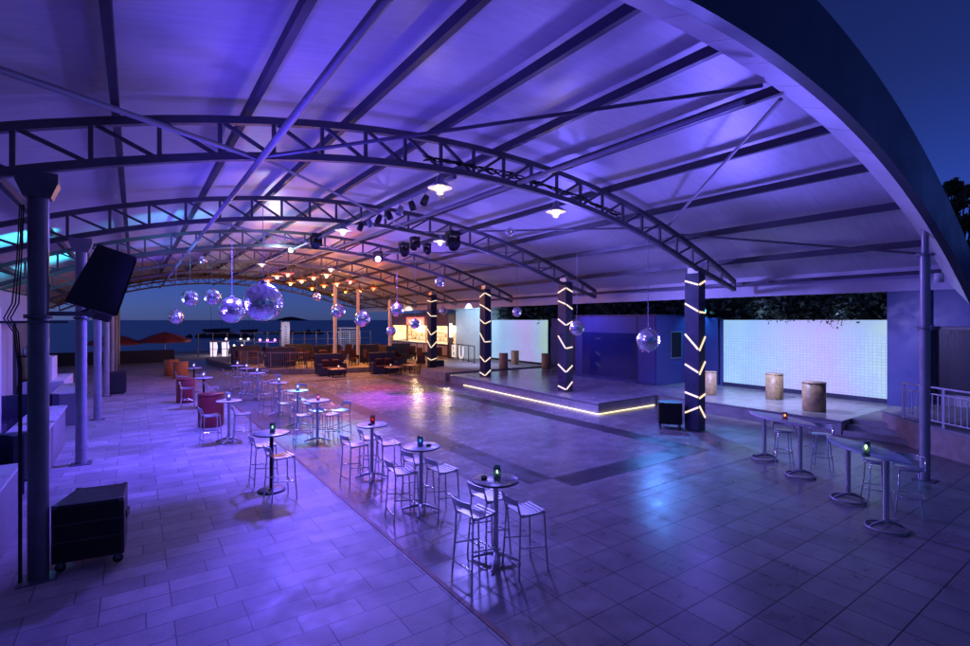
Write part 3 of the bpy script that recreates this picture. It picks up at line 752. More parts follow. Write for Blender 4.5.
# surfboard shaped tables
def surf_table(a,b_,f1,f2,topm,label):
    ax=Vector((a[0],a[1],0)); bx_=Vector((b_[0],b_[1],0)); c=(ax+bx_)/2; L=(bx_-ax).length; ang=math.atan2(bx_.y-ax.y,bx_.x-ax.x)
    e=empty('pointed_table',(c.x,c.y,.006),ang,label,'bar table','pointed surfboard shaped tables')
    n=24; hw=.27; up=[]; 
    for i in range(n+1):
        t=-1+2*i/n; up.append((t*L/2,hw*(1-abs(t)**2.2)))
    poly=up+[(x,-y) for x,y in up[::-1][1:-1]]
    m=len(poly); vs=[(x,y,1.04) for x,y in poly]+[(x*1.0,y*1.0,1.075) for x,y in poly]+[(x*.975,y*.93,1.088) for x,y in poly]
    fs=[tuple(range(m))[::-1],tuple(range(2*m,3*m))]
    for i in range(m):
        j=(i+1)%m; fs+=[(i,j,m+j,m+i),(m+i,m+j,2*m+j,2*m+i)]
    MB().add(vs,fs,False).build('tabletop',M[topm],e)
    inv=Matrix.Rotation(-ang,4,'Z')
    for f_ in (f1,f2):
        p=inv@(Vector((f_[0],f_[1],0))-Vector((c.x,c.y,0)))
        MB().tube([(p.x,p.y,.10),(p.x,p.y,1.04)],.042,16).build('pedestal',M['chrome'],e)
        rr=.26; ring=MB().tube([(p.x+rr*math.cos(2*math.pi*k/28),p.y+rr*math.sin(2*math.pi*k/28),.018) for k in range(28)],.018,8,closed=True)
        ring.build('base_ring',M['steel'],e)
        # arched foot across the ring
        ca=C35; sa=-S35
        q=[]
        for k in range(13):
            t=-1+k/6; q.append((p.x+rr*t*math.cos(R(-35)-ang),p.y+rr*t*math.sin(R(-35)-ang),.02+.085*(1-t*t)))
        MB().tube(q,[.018+.012*(1-abs(-1+k/6)) for k in range(13)],8).build('arched_foot',M['steel'],e)
    return e
surf_table(G(749,411,1.08),G(818.5,426.6,1.08),G(764.4,459),G(800.2,476),'tablelight','white pointed surfboard shaped table with orange candle farther from camera')
surf_table(G(826.5,435.8,1.08),G(913,463.7,1.08),G(848,500),G(886,528.7),'tableglass','glossy teal pointed surfboard shaped table with glass lantern nearest the right column')
g=G(785,419,TT); lantern(g[0],g[1],TT,(1,.4,.15),'orange candle glass on the white pointed table',.14,.05,(.9,.45,.3),10)
g=G(866,456,TT); lantern(g[0],g[1],TT,(.9,1,.4),'tall clear green lantern on the teal pointed table',.24,.055,(.6,.9,.7),10)

def arm_stool(x,y,rz,label):
    e=empty('arm_stool',(x,y,.006),rz,label,'bar stool','wire stools at the pointed tables')
    MB().lathe([(0,.735),(.18,.735),(.195,.75),(.185,.765),(0,.758)],28).build('seat',M['alu'],e)
    pts=[(.21*math.cos(a)-.0,.21*math.sin(a),.94-.12*(1-abs(math.cos(a/1.0)))*.0-.14*max(0,math.cos(a))) for a in [R(75+210*k/16) for k in range(17)]]
    pts=[(.08,.20,.76)]+pts+[(.08,-.20,.76)]
    MB().tube(pts,.012,8).build('back_frame',M['chrome'],e)
    bs=MB(); vs=[];fs=[]
    for k in range(9):
        a=R(125+110*k/8); c_,s_=math.cos(a),math.sin(a); vs+=[(.205*c_,.205*s_,.86),(.205*c_,.205*s_,.93),(.196*c_,.196*s_,.93),(.196*c_,.196*s_,.86)]
    for j in range(8):
        for k in range(4): fs.append((j*4+k,j*4+(k+1)%4,j*4+4+(k+1)%4,j*4+4+k))
    bs.add(vs,fs+[(3,2,1,0),(32,33,34,35)]); bs.build('backrest',M['alu'],e)
    for k in range(4):
        a=math.pi/4+k*math.pi/2; c_,s_=math.cos(a),math.sin(a)
        MB().tube([(.12*c_,.12*s_,.735),(.17*c_,.17*s_,.70),(.19*c_,.19*s_,.4),(.25*c_,.25*s_,0)],.0115,8).build('leg',M['chrome'],e)
    for zz,rr in ((.30,.20),):
        MB().tube([(rr*math.cos(2*math.pi*k/24),rr*math.sin(2*math.pi*k/24),zz) for k in range(24)],.009,6,closed=True).build('footrest',M['chrome'],e)
arm_stool(*G(783,465)[:2],R(215),'wire bar stool behind the white pointed table, between its two pedestals')
arm_stool(*G(822,470)[:2],R(190),'round back wire bar stool at the right end of the white pointed table')
arm_stool(*G(876,505)[:2],R(215),'wire bar stool tucked behind the teal pointed table')
arm_stool(*G(909,514)[:2],R(195),'round back wire bar stool beside the right front column')

# ------------------------------------------------------------------ speakers
# hung speaker on the nearest column
e=empty('hung_speaker',(-.30,8.62,3.72),0,'black loudspeaker tilted down on an arm from the nearest column','loudspeaker')
e.rotation_euler=(0,R(20),R(4))
q=MB(); q.add([(-.34,-.24,-.42),(.22,-.30,-.42),(.22,.30,-.42),(-.34,.24,-.42),(-.28,-.24,.42),(.16,-.30,.42),(.16,.30,.42),(-.28,.24,.42)],
   [(3,2,1,0),(4,5,6,7),(0,1,5,4),(1,2,6,5),(2,3,7,6),(3,0,4,7)]); q.build('cabinet',M['case'],e)
q=MB(); q.add([(.224,-.28,-.40),(.224,.28,-.40),(.165,.28,.40),(.165,-.28,.40),(.242,-.28,-.40),(.242,.28,-.40),(.183,.28,.40),(.183,-.28,.40)],[(3,2,1,0),(4,5,6,7),(0,1,5,4),(1,2,6,5),(2,3,7,6),(3,0,4,7)]); q.build('grille',M['grille'],e)
MB().tube([(-.05,-.02,-.402),(-.14,-.02,-.52)],.03,8).build('bracket',M['steel_dark'],e)
e=empty('hung_speaker',(-.66,14.55,3.62),0,'second black loudspeaker hung on the next column along','loudspeaker'); e.rotation_euler=(0,R(20),R(4))
MB().box(-.28,-.28,-.40,.30,.28,.40,.01).build('cabinet',M['case'],e); MB().box(.302,-.26,-.38,.32,.26,.38,.006).build('grille',M['grille'],e)
# floor speaker near camera
e=empty('floor_speaker',(-.43,8.52,.006),R(-9),'large black loudspeaker cabinet on castors at the foot of the nearest column','loudspeaker')
bm=bmesh.new(); vv=[bm.verts.new(p) for z in (.13,.86) for p in ((-.38,-.37,z),(.38,-.37,z),(.29,.37,z),(-.29,.37,z))]
for f_ in ((3,2,1,0),(4,5,6,7),(0,1,5,4),(1,2,6,5),(2,3,7,6),(3,0,4,7)): bm.faces.new([vv[i] for i in f_])
bmesh.ops.bevel(bm,geom=bm.edges[:],offset=.02,segments=2,affect='EDGES',profile=.6); bm.verts.index_update()
MB().add([v.co.copy() for v in bm.verts],[[v.index for v in f.verts] for f in bm.faces]).build('cabinet',M['case'],e); bm.free()
MB().box(-.34,-.385,.17,.34,-.372,.82,.005).build('grille',M['grille'],e)
for x,y in ((-.3,-.3),(.3,-.3),(.22,.29),(-.22,.29)):
    if True:
        MB().lathe([(0,-.02),(.055,-.02),(.06,-.01),(.06,.01),(.055,.02),(0,.02)],16,M=Matrix.Translation((x,y,.062))@Matrix.Rotation(R(90),4,'X')).build('castor',M['black'],e)
        MB().box(x-.03,y-.035,.06,x+.03,y-.024,.135).build('castor_fork',M['steel_dark'],e)
MB().box(.338,-.08,.5,.362,.1,.6,.004).build('handle',M['black'],e)
for sx in (-1,1):
    for sy in (-1,1):
        MB().box(sx*(.345 if sy<0 else .265)-.03,sy*.345-.03,.815,sx*(.345 if sy<0 else .265)+.03,sy*.345+.03,.868,.006).build('corner_guard',M['steel_dark'],e)
for z in (.40,.62): MB().box(-.345,-.395,z-.004,.345,-.386,z+.004).build('trim_line',M['steel_dark'],e)
MB().tube([(-.2,.372,.2),(-.3,.5,.05),(-.6,.75,.012),(-.75,1.1,.010),(-.68,1.7,.010)],.009,6).build('cable',M['cable'],e)
# speaker beside LED column
e=empty('floor_speaker',(12.98,9.0,.006),R(-50),'black loudspeaker on short legs left of the nearest LED column','loudspeaker')
MB().box(-.33,-.25,.14,.33,.28,.78,.03).build('cabinet',M['case'],e); MB().box(-.29,-.265,.18,.29,-.252,.74,.004).build('grille',M['grille'],e)
for x in (-.27,.27):
    for y in (-.2,.22): MB().tube([(x,y,0),(x,y,.14)],.02,8).build('leg',M['black'],e)
e=empty('floor_speaker',(-.62,27.0,.006),0,'black loudspeaker cabinet standing beyond the fourth column','loudspeaker')
MB().box(-.3,-.3,.05,.3,.3,.95,.02).build('cabinet',M['case'],e); MB().box(.302,-.26,.1,.315,.26,.9,.004).build('grille',M['grille'],e)
for x in (-.22,.22):
    for y in (-.22,.22): MB().tube([(x,y,0),(x,y,.05)],.03,8).build('foot',M['black'],e)

# ------------------------------------------------------------------ mirror balls
def ball(px,py,rpx,d,label,blur=1):
    c=P(px,py,d); r=rpx*d/F; zt=zr(c[0],c[1],6.05)
    e=empty('mirror_ball',c,rnd.random()*6,label,'mirror ball','mirror balls hanging from the trusses')
    n=40 if rpx>9 else 28; m=22 if rpx>9 else 16
    q=MB(); rr=random.Random(int(px*7+py))
    # facets, each tilted a hair so that it flashes on its own
    for i in range(m):
        t0=math.pi*i/m; t1=math.pi*(i+1)/m; k_=max(5,int(n*math.sin((t0+t1)/2)))
        for k in range(k_):
            a0=2*math.pi*k/k_; a1=2*math.pi*(k+1)/k_; j=lambda: rr.uniform(.972,1.0)
            q.add([(r*j()*math.sin(t)*math.cos(a),r*j()*math.sin(t)*math.sin(a),r*math.cos(t)) for t,a in ((t0,a0),(t1,a0),(t1,a1),(t0,a1))],[(0,1,2,3)])
    q.build('facets',M['mirror'],e)
    MB().lathe([(0,r*.985),(r*.18,r*.985),(r*.14,r*1.1),(0,r*1.1)],12).build('cap',M['steel'],e)
    MB().tube([(0,0,r*1.1),(0,0,zt-c[2])],.007,6).build('hanging_wire',M['galv'],e)
balls=[(190,298,8,16,'mirror ball on a long wire, leftmost of the pair above the beach view'),(212,297,8,16.6,'mirror ball on a long wire just right of its leftmost twin'),(232,310,13,13.2,'medium mirror ball left of the largest one'),
 (263,302,19,11.6,'largest mirror ball hanging over the walkway tables'),(176,317,7,18,'lowest small mirror ball above the red beach umbrellas'),(338,311,7,22,'mirror ball hanging above the lounge, leftmost of four there'),
 (362,319,8,21,'mirror ball hanging above the lounge sofas in front of the white post'),(397,310,7,22,'mirror ball hanging left of the bar beside the white post'),(415,324,5,20,'small mirror ball in front of the red bar sign'),(391,331,5,24,'small low mirror ball by the left end of the bar'),
 (517,312,5,19,'small mirror ball between second and third LED columns'),(577,328,7.5,15,'mirror ball touching the right edge of the second LED column'),(648,340,11.5,12.6,'mirror ball hanging in front of the dark blue booth'),
 (317,297,4,26,'tiny mirror ball just under the orange lit roof edge'),(203,260,4,22,'tiny mirror ball high among the trusses on the left'),(510,232,4.5,14,'small mirror ball tucked up by the second truss'),(440,282,5,19,'mirror ball above the farthest LED column'),(443,311,4,26,'tiny mirror ball right of the farthest LED column')]
for b_ in balls: ball(*b_)

# ------------------------------------------------------------------ pendants
def pendant(px,py,d,bm,label,s=1.0,sm='alu',grp='white lit cage pendants on the trusses',power=0,col=(1,.8,.5)):
    c=P(px,py,d); zt=zr(c[0],c[1],6.0)
    e=empty('pendant_lamp',c,0,label,'pendant lamp',grp)
    MB().lathe([(.23*s,-.02*s),(.235*s,-.01*s),(.15*s,.05*s),(.075*s,.09*s),(.06*s,.2*s),(0,.21*s)],24).build('shade',M[sm],e)
    MB().sphere((0,0,-.02*s),.075*s,14,10,True,(1,1,1.2)).build('bulb',M[bm],e)
    cg=MB()
    for k in range(6):
        a=k*math.pi/3; cg.tube([(.09*s*math.cos(a),.09*s*math.sin(a),.03*s),(.105*s*math.cos(a),.105*s*math.sin(a),-.06*s),(.06*s*math.cos(a),.06*s*math.sin(a),-.13*s),(0,0,-.14*s)],.005*s,4)
    cg.build('cage',M['alu'],e)
    if zt-c[2]>.25*s: MB().tube([(0,0,.2*s),(0,0,zt-c[2])],.01,6).build('rod',M['steel'],e)
    if power: point('pendant_light',(c[0],c[1],c[2]-.22*s),power,col,.08)
for px,py,d,lab in ((440,187,9.4,'brightest cage pendant lamp on the nearest truss, left of the two'),(556,211,11.15,'cage pendant lamp on the nearest truss, right of the two'),(343,230,14.5,'cage pendant lamp on the second truss, left of the two'),(440,241,16.3,'cage pendant lamp on the second truss beside the black moving head'),
    (262,264,24,'small lit cage pendant far back at the left above the orange lamps'),(331,269,26,'small lit cage pendant far back just above the orange lamps')):
    pendant(px,py,d,'bulb',lab,1.0,power=16 if d<20 else 10,col=(1,.7,.34))
op=[(268,279.5,'bulbr'),(277,275.6,'bulby'),(288,273,'bulbr'),(290.5,282.5,'bulby'),(301.7,280,'bulby'),(313.6,276.8,'bulbo'),(312,287.5,'bulbo'),(324,285,'bulbo'),(332.6,293.4,'bulbo'),(326.4,274,'bulby'),(337,283,'bulby'),(345.5,291,'bulbo'),(359.9,289,'bulbo'),(350.4,280.5,'bulbr'),(373.5,287.5,'bulbr')]
for i,(px,py,bm) in enumerate(op):
    d=1050/(320-py)
    colr={'bulbr':(1,.16,.04),'bulby':(1,.45,.10),'bulbo':(1,.32,.04)}[bm]
    pendant(px,py,d,bm,'small glowing orange or red pendant lamp over the lounge terrace at the far end',1.15,'copper','orange and red pendants over the lounge',power=58,col=colr)

# ------------------------------------------------------------------ moving heads and roof spots
def moving_head(c,target,lens,label,s=1.0):
    zt=zr(c[0],c[1],6.05)
    e=empty('moving_head',c,0,label,'stage light','moving head stage lights on the trusses')
    MB().box(-.17*s,-.14*s,.20*s,.17*s,.14*s,.32*s,.02*s).build('base',M['case'],e)
    for sx in (-1,1): MB().box(sx*.17*s-.03*s,-.06*s,-.1*s,sx*.17*s+.03*s,.06*s,.22*s,.015*s).build('yoke_arm',M['case'],e)
    d=(Vector(target)-Vector(c)).normalized(); q=d.to_track_quat('Z','Y').to_matrix().to_4x4()
    MB().lathe([(0,-.2*s),(.09*s,-.2*s),(.13*s,-.1*s),(.13*s,.1*s),(.145*s,.12*s),(.145*s,.2*s),(.12*s,.2*s),(.118*s,.15*s)],20,M=q).build('head',M['case'],e)
    MB().lathe([(0,.155*s),(.118*s,.155*s)],20,M=q).build('lens',M[lens],e)
    MB().tube([(0,0,.32*s),(0,0,max(.36*s,zt-c[2]))],.025,8).build('clamp',M['steel_dark'],e)
heads=[((453,243),15.6,'viol0','large black moving head right of the second truss pendant',1.15,(5,6,0)),((404,251),18.2,'viol0','black moving head hanging left of the far row, nearest the glowing violet one',.95,(6,10,0)),((415,245),18.8,'viol0','black moving head close beside its left neighbour',.95,(3,12,0)),
 ((316,243),17,'viol0','black moving head beside the white lit truss piece on the left',1.0,(2,10,0)),((378,259),20,'viol','glowing violet moving head aimed at the camera',.95,(0,0,3.2)),((291,250),20,'whitelens','white lit stage light in the middle of the far trusses',.8,(0,2,2)),
 ((427,250),19.5,'viol0','small dark moving head right of the pair',.8,(8,10,0))]
M['viol0']=mat('dark_lens',(.03,.02,.08),.1,0,var=0)
for (px,py),d,ln,lab,s,tg in heads: moving_head(P(px,py,d),tg,ln,lab,s)
# row of small par cans along the pipe beyond the nearest truss
for k in range(8):
    Y=8.9+.62*k; c=(5.1,Y,5.78)
    e=empty('par_can',c,0,'small black par can clamped on the pipe between first and second truss','stage light','par cans along the lighting pipe')
    MB().lathe([(0,.1),(.06,.09),(.075,0),(.08,-.12),(.07,-.12),(.066,-.02),(0,0)],14,M=Matrix.Rotation(R(25 if k%2 else -20),4,'Y')).build('can',M['steel' if k%3==0 else 'case'],e)
    MB().tube([(0,0,.06),(0,0,.2)],.012,6).build('clamp',M['steel'],e)

# ------------------------------------------------------------------ lounge terrace
ter=tag(MB().prism([(4.5,41),(5.0,37),(5.6,33.8),(6.4,31.8),(8.5,30.3),(11,29.5),(13,29.1),(14.55,28.9),(18.9,28.9),(18.9,44),(4.5,44)],0,.30).build('lounge_terrace',M['terrace']),kind='structure')
r_=empty('lounge_railing',(0,0,.3),0,'pale thin metal railing along the left front edge of the lounge terrace','railing')
RP=[(5.15,37.5),(5.75,34.0),(6.55,32.0),(8.5,30.5)]
for z,r in ((.95,.018),(.12,.014)): MB().tube([(x,y,z) for x,y in RP],r,8).build('rail',M['steel'],r_)
for k,p in enumerate(along(RP,.13)):
    if k%9==0: MB().box(p.x-.02,p.y-.02,0,p.x+.02,p.y+.02,.97).build('post',M['steel'],r_)
    else: MB().tube([(p.x,p.y,.12),(p.x,p.y,.95)],.007,5).build('baluster',M['steel'],r_)
for px,Y in ((335,32.3),(358,32.3),(390,32.3)):
    t=(px-485)/F; d=Y/(C35-S35*t); X=d*(C35*t+S35)
    cc=empty('white_post',(X,Y,.3),0,{335:'slim white roof post on the lounge terrace, leftmost of three',358:'slim white roof post on the lounge terrace, middle of three',390:'slim white roof post at the left end of the bar'}[px],'post','white roof posts on the lounge terrace')
    MB().tube([(0,0,0),(0,0,zr(X,Y,6.1)-.3)],.11,16).build('shaft',M['white'],cc); MB().box(-.17,-.17,0,.17,.17,.02).build('base_plate',M['white'],cc)
def sofa(x,y,w_,label,rz=0,z=.3):
    e=empty('wicker_sofa',(x,y,z),rz,label,'sofa','dark wicker sofas on the lounge terrace')
    MB().box(-w_/2,-.42,.06,w_/2,.42,.36,.03).build('seat_base',M['wicker'],e)
    MB().box(-w_/2,-.45,.363,w_/2,-.28,1.22,.03).build('backrest',M['wicker'],e)
    for s in (-1,1): MB().box(s*(w_/2-.08)-.08,-.276,.363,s*(w_/2-.08)+.08,.42,.68,.03).build('armrest',M['wicker'],e)
    MB().box(-w_/2+.17,-.27,.365,w_/2-.17,.40,.48,.04).build('cushion',M['redseat'],e)
    for k in (-1,1): MB().box(-.22,-.09,-.2,.22,.09,.2,.07,M=Matrix.Translation((k*(w_/2-.5),-.13,.70))@Matrix.Rotation(R(-18),4,'X')).build('pillow',M['redseat'],e)
sofa(9.35,29.0,1.6,'dark wicker sofa on the dance floor before the terrace, left of the middle white post',R(183),.006)
sofa(12.3,28.2,1.6,'dark wicker sofa on the dance floor before the terrace, right of the middle white post',R(176),.006)
sofa(13.9,29.9,1.1,'short dark wicker sofa by the white post at the bar end',R(195))
sofa(10.7,33.6,1.8,'dark wicker sofa farther back between the white posts',R(180))
sofa(7.4,32.8,1.7,'dark wicker sofa behind the railing at the left of the lounge')
sofa(13.0,33.2,1.8,'dark wicker sofa in the second row right of the middle post')
sofa(15.6,33.4,1.6,'dark wicker sofa in the second row nearest the bar')
sofa(6.0,35.6,1.8,'dark wicker sofa farther back at the left of the lounge',R(180))
sofa(9.4,36.6,1.8,'dark wicker sofa farthest back in the middle of the lounge')
ch0=None
def chair(x,y,rz,label,z=.3):
    global ch0
    if ch0: return copy_tree(ch0,(x,y,z),rz,label,'dark red chairs on the lounge terrace')
    e=empty('lounge_chair',(x,y,z),rz,label,'chair','dark red chairs on the lounge terrace')
    MB().box(-.26,-.25,.40,.26,.27,.47,.015).build('seat',M['redseat'],e)
    MB().box(-.25,-.29,.473,.25,-.22,.98,.015).build('backrest',M['redseat'],e)
    for sx in (-.22,.22):
        for sy in (-.22,.22): MB().box(sx-.02,sy-.02,0,sx+.02,sy+.02,.40).build('leg',M['black'],e)
    for s in (-.27,.27): MB().box(s-.02,-.22,.473,s+.02,.22,.66,.008).build('armrest',M['black'],e)
    ch0=e; return e
names_row=['in the front row near the railing','in the middle row of the lounge','in the back row of the lounge','in the rearmost row near the fence']
for j,Y in enumerate((31.2,33.6,36.0,38.4)):
    for i in range(13):
        X=5.6+1.0*i+(.3 if j%2 else 0)
        if (j<1 and (X<7.6 or 13.2<X<14.7)) or X>17.9 or (j==1 and X<6.5): continue
        if j==1 and (9.6<X<16.5 or 6.3<X<8.4): continue
        if j==2 and (4.9<X<7.1 or 8.3<X<10.5): continue
        chair(X+rnd.uniform(-.15,.15),Y+rnd.uniform(-.2,.2),rnd.choice((0,math.pi,math.pi/2,-math.pi/2))+rnd.uniform(-.3,.3),f'dark red upholstered lounge chair {names_row[j]}')
chair(14.7,28.0,R(150),'dark red chair alone beside low table left of farthest LED column',.006)
def low_table(x,y,label,z=.3):
    e=empty('low_table',(x,y,z if y>29 else .006),0,label,'low table','low tables on the lounge terrace')
    MB().box(-.4,-.4,.42,.4,.4,.46,.008).build('tabletop',M['woodpale'],e)
    for sx in (-.33,.33):
        for sy in (-.33,.33): MB().box(sx-.025,sy-.025,0,sx+.025,sy+.025,.42).build('leg',M['black'],e)
for x,y,l in ((9.3,27.8,'low pale topped table in front of the left wicker sofa'),(12.35,27.0,'low pale topped table in front of the wicker sofa right of middle post'),(13.9,27.6,'low table beside the lone red chair'),(7.3,33.9,'low pale table behind the railing'),(7.5,35.2,'low pale table in the middle of the lounge'),(11.6,35.2,'low pale table far back between the posts')): low_table(x,y,l)
for i,(x,y) in enumerate(((9.4,27.8),(12.2,27.0),(7.3,33.9),(7.5,35.2),(11.6,35.2))):
    lantern(x,y,.762 if y>29 else .468,(1,.75,.55),['pale candle on the low table before left sofa','pale candle on the low table before right sofa','pale candle on the low table behind the railing','pale candle on the mid lounge low table','pale candle on the farthest low table'][i],.2,.06,(.9,.85,.8),10)

# bar kiosk
bk=empty('bar_kiosk',(18.85,31.6,.3),0,'lit bar kiosk with framed counter and red sign','bar')
MB().box(0,0,.0,.5,9.9,1.06).build('counter',M['woodpale'],bk)
for k in range(8): MB().box(-.03,.12+k*1.22,.28,-.003,.12+k*1.22+1.06,.98).build('counter_panel',mat('pinkish_panel',(.42,.27,.22),.5,0,var=.1,scale=3),bk)
cf=MB(); cf.box(-.05,0,1.0,-.032,9.9,1.08); cf.box(-.05,0,.18,-.032,9.9,.26)
for k in range(9): cf.box(-.05,k*1.22,.26,-.032,k*1.22+.09,1.0)
cf.build('counter_frame',M['black'],bk)
MB().box(-.1,-.02,1.085,.55,9.9,1.13).build('counter_top',M['white'],bk)
lw=glow('glowing_shelf_wall',(1,.70,.30),.95); MB().box(1.5,0,0,1.65,9.74,3.3).build('back_wall',lw,bk); MB().box(.13,9.76,1.14,1.65,9.9,2.44).build('end_wall',lw,bk)  # emission on both walls in place of the light inside the bar
MB().box(-.12,-.2,2.45,2.8,10,3.35).build('fascia',M['brown'],bk)
MB().box(-.2,-.3,3.353,2.9,10.1,3.45).build('roof',M['navy'],bk)
for k in range(4):
    MB().box(1.22,.2,1.2+.32*k,1.49,9.7,1.23+.32*k).build('shelf',M['woodpale'],bk)
for k in range(48):
    y=.3+rnd.random()*9.2; z=1.232+.32*rnd.choice((0,1,2)); hh=rnd.uniform(.2,.29)
    MB().lathe([(0,0),(.035,0),(.035,hh*.6),(.012,hh*.78),(.012,hh),(0,hh)],8,(1.34,y,z)).build('bottle',M[rnd.choice(('red','woodpale','tableglass','brown','white'))],bk)
for k in range(5): 
    MB().sphere((.9,1.0+2.0*k,2.1),.1,12,8).build('bulb',M['bulby'],bk); MB().tube([(.9,1.0+2.0*k,2.2),(.9,1.0+2.0*k,2.45)],.01,5).build('lamp_cord',M['black'],bk)
for y in (0.0,3.4,6.8,9.75): MB().box(.0,y,1.133,.12,y+.15,2.447).build('post',M['woodpale'],bk)
sg=MB().box(-.17,3.5,2.5,-.123,6.6,3.12); sg.build('sign',glow('red_sign_light',(1,.10,.02),1.1),bk)
lt=MB()
for k in range(6): lt.box(-.18,4.0+k*.38,2.68,-.173,4.0+k*.38+.24,2.92)
lt.build('sign_lettering',glow('pale_sign_letters',(1,.6,.4),1.4),bk)
point('bar_light',(19.9,33.5,2.5),260,(1,.72,.35),.15); point('bar_light',(19.9,38.5,2.5),260,(1,.72,.35),.15)
# light tube on the bar end
e=empty('light_tube',(18.75,31.1,1.4),0,'upright white light tube at the right end of the bar','lamp')
MB().tube([(0,0,.55),(0,0,1.55)],.09,14).build('tube',glow('cool_tube',(.75,.9,1),3),e); MB().box(-.12,-.12,-1.1,.12,.12,.55).build('holder',M['brown'],e)
# white curved building behind
wb=empty('curved_white_building',(0,0,0),0,'white building with curved flat roof lit pale cyan right of the bar','building')
arc=[(19.3,31.3),(19.5,30.3),(19.9,29.4),(20.4,28.95),(26,28.75)]
q=MB(); vs=[];fs=[]
for x,y in arc: vs+=[(x,y,.3),(x,y,3.9)]
for i in range(len(arc)-1): fs.append((i*2,i*2+2,i*2+3,i*2+1))
q.add(vs,fs); q.prism([*arc,(26,42),(21.9,42),(21.9,31.3)],3.9,3.95); q.box(21.9,31.3,.3,22.1,42,3.9); q.build('wall',M['white'],wb)
MB().prism([(19.1,31.4),(19.3,30.2),(19.75,29.2),(20.3,28.75),(26,28.5),(26,42),(21.8,42),(21.8,31.4)],3.953,4.15).build('roof_edge',M['white'],wb)
MB().box(20.9,28.55,1.5,21.4,28.86,2.7).build('window',M['navy'],wb)
spot('facade_light',(17.5,27.5,4.3),(20.3,30.3,2.4),520,(.42,.75,1),80,.7,.1)
# fence with white letter boards
fn=empty('letter_fence',(18.2,30.4,.44),0,'black rail fence carrying large white letter boards','fence')
dirv=Vector((17.6,26.3,0))-Vector((18.6,31.2,0))
def fpt(t,z): p=Vector((18.6,31.2,0))+dirv*t; return (p.x-18.2,p.y-30.4,z)
for z in (.12,1.1): MB().tube([fpt(0,z),fpt(1,z)],.03,6).build('rail',M['black'],fn)
for k in range(6): MB().tube([fpt(k/5,0),fpt(k/5,1.1)],.03,6).build('post',M['black'],fn)
fang=math.atan2(dirv.y,dirv.x)
for ch,t in (('B',.25),('U',.55)):
    cu=bpy.data.curves.new('letter_'+ch.lower(),'FONT'); cu.body=ch; cu.size=1.25; cu.extrude=.03; cu.align_x='CENTER'
    tmp=bpy.data.objects.new('tmp',cu); COL.objects.link(tmp)
    dg=bpy.context.evaluated_depsgraph_get(); me=bpy.data.meshes.new_from_object(tmp.evaluated_get(dg)); bpy.data.objects.remove(tmp)
    o=bpy.data.objects.new('letter_board',me); COL.objects.link(o); me.materials.clear(); me.materials.append(glow('letter_white',(1,.97,.9),.55)); o.parent=fn
    o.location=Vector(fpt(t,.16))+Vector((-.06,0,0)); o.rotation_euler=(R(90),0,fang); o.scale=(1.15,1,1)

# ------------------------------------------------------------------ left side: counters, booths, kiosk
def counter(y0,y1,label):
    e=empty('bar_counter',(-1.47,y0,0),0,label,'counter','low counters left of the walkway')
    MB().box(-.55,0,.01,0,y1-y0,.95,.01).build('counter_body',M['counter'],e)
    MB().box(-.6,-.03,.953,.04,y1-y0+.03,1.0,.01).build('counter_top',M['tablelight'],e)
    return e
counter(6.5,10.4,'pale counter block at the left edge nearest the camera')
counter(13.4,16.8,'pale counter block behind the nearest column')
counter(19.6,22.6,'pale counter block between the third and fourth columns')
def booth(x,y,label):
    e=empty('curved_banquette',(x,y,0),0,label,'banquette','dark curved seats behind the left columns')
    q=MB(); vs=[]; fs=[]
    for k in range(15):
        a=R(20+k*220/14); c_,s_=math.cos(a),math.sin(a); vs+=[(.75*c_,.75*s_,.02),(.75*c_,.75*s_,1.1),(.9*c_,.9*s_,1.1),(.9*c_,.9*s_,.02)]
    for j in range(14):
        for k in range(4): fs.append((j*4+k,j*4+(k+1)%4,j*4+4+(k+1)%4,j*4+4+k))
    q.add(vs,fs+[(0,1,2,3),(59,58,57,56)]); q.build('backrest',M['wicker'],e)
    q=MB(); vs=[]; fs=[]
    for k in range(15):
        a=R(20+k*220/14); c_,s_=math.cos(a),math.sin(a); vs+=[(.3*c_,.3*s_,.02),(.3*c_,.3*s_,.5),(.74*c_,.74*s_,.5),(.74*c_,.74*s_,.02)]
    for j in range(14):
        for k in range(4): fs.append((j*4+k,j*4+(k+1)%4,j*4+4+(k+1)%4,j*4+4+k))
    q.add(vs,fs+[(0,1,2,3),(59,58,57,56)]); q.build('seat',M['navy'],e)
booth(-2.5,12.0,'dark curved banquette beyond the nearest counter at left edge')
booth(-2.6,18.2,'dark curved banquette between the second and third columns')
lantern(-1.75,9.3,1.004,(1,.15,.1),'small red candle on the left edge counter',.12,.05,(.7,.06,.08),14)
kb=empty('left_kiosk',(-3.1,17.5,0),0,'lilac lit white kiosk building at the left edge','kiosk')
MB().box(-3.5,0,0,0,3.6,3.1,.02).build('wall',M['kiosk'],kb)
MB().box(-3.6,-1.4,3.103,.35,3.7,3.95,.02).build('roof_fascia',M['kiosk'],kb)
MB().box(.003,.5,1.3,.03,1.6,2.5).build('window_pane',M['navy'],kb)
MB().box(-2.2,-.03,1.3,-.5,-.003,2.5).build('window_pane',M['navy'],kb)
MB().box(-3.6,-.4,.95,.1,-.003,1.05).build('shelf',M['white'],kb)
e=empty('light_pillar',(-2.75,16.4,0),0,'white lit square pillar right of the left kiosk','pillar')
MB().box(-.12,-.12,0.01,.12,.12,3.5,.01).build('shaft',M['white'],e); MB().box(-.16,-.16,0,.16,.16,.06).build('base',M['conc'],e)
cab=empty('bar_cabinet',(-2.3,24.0,0),0,'white bar cabinet with dark shelves seen between the left columns','cabinet')
MB().box(-.8,-1.5,.01,.3,1.5,1.1,.01).build('counter',M['white'],cab)
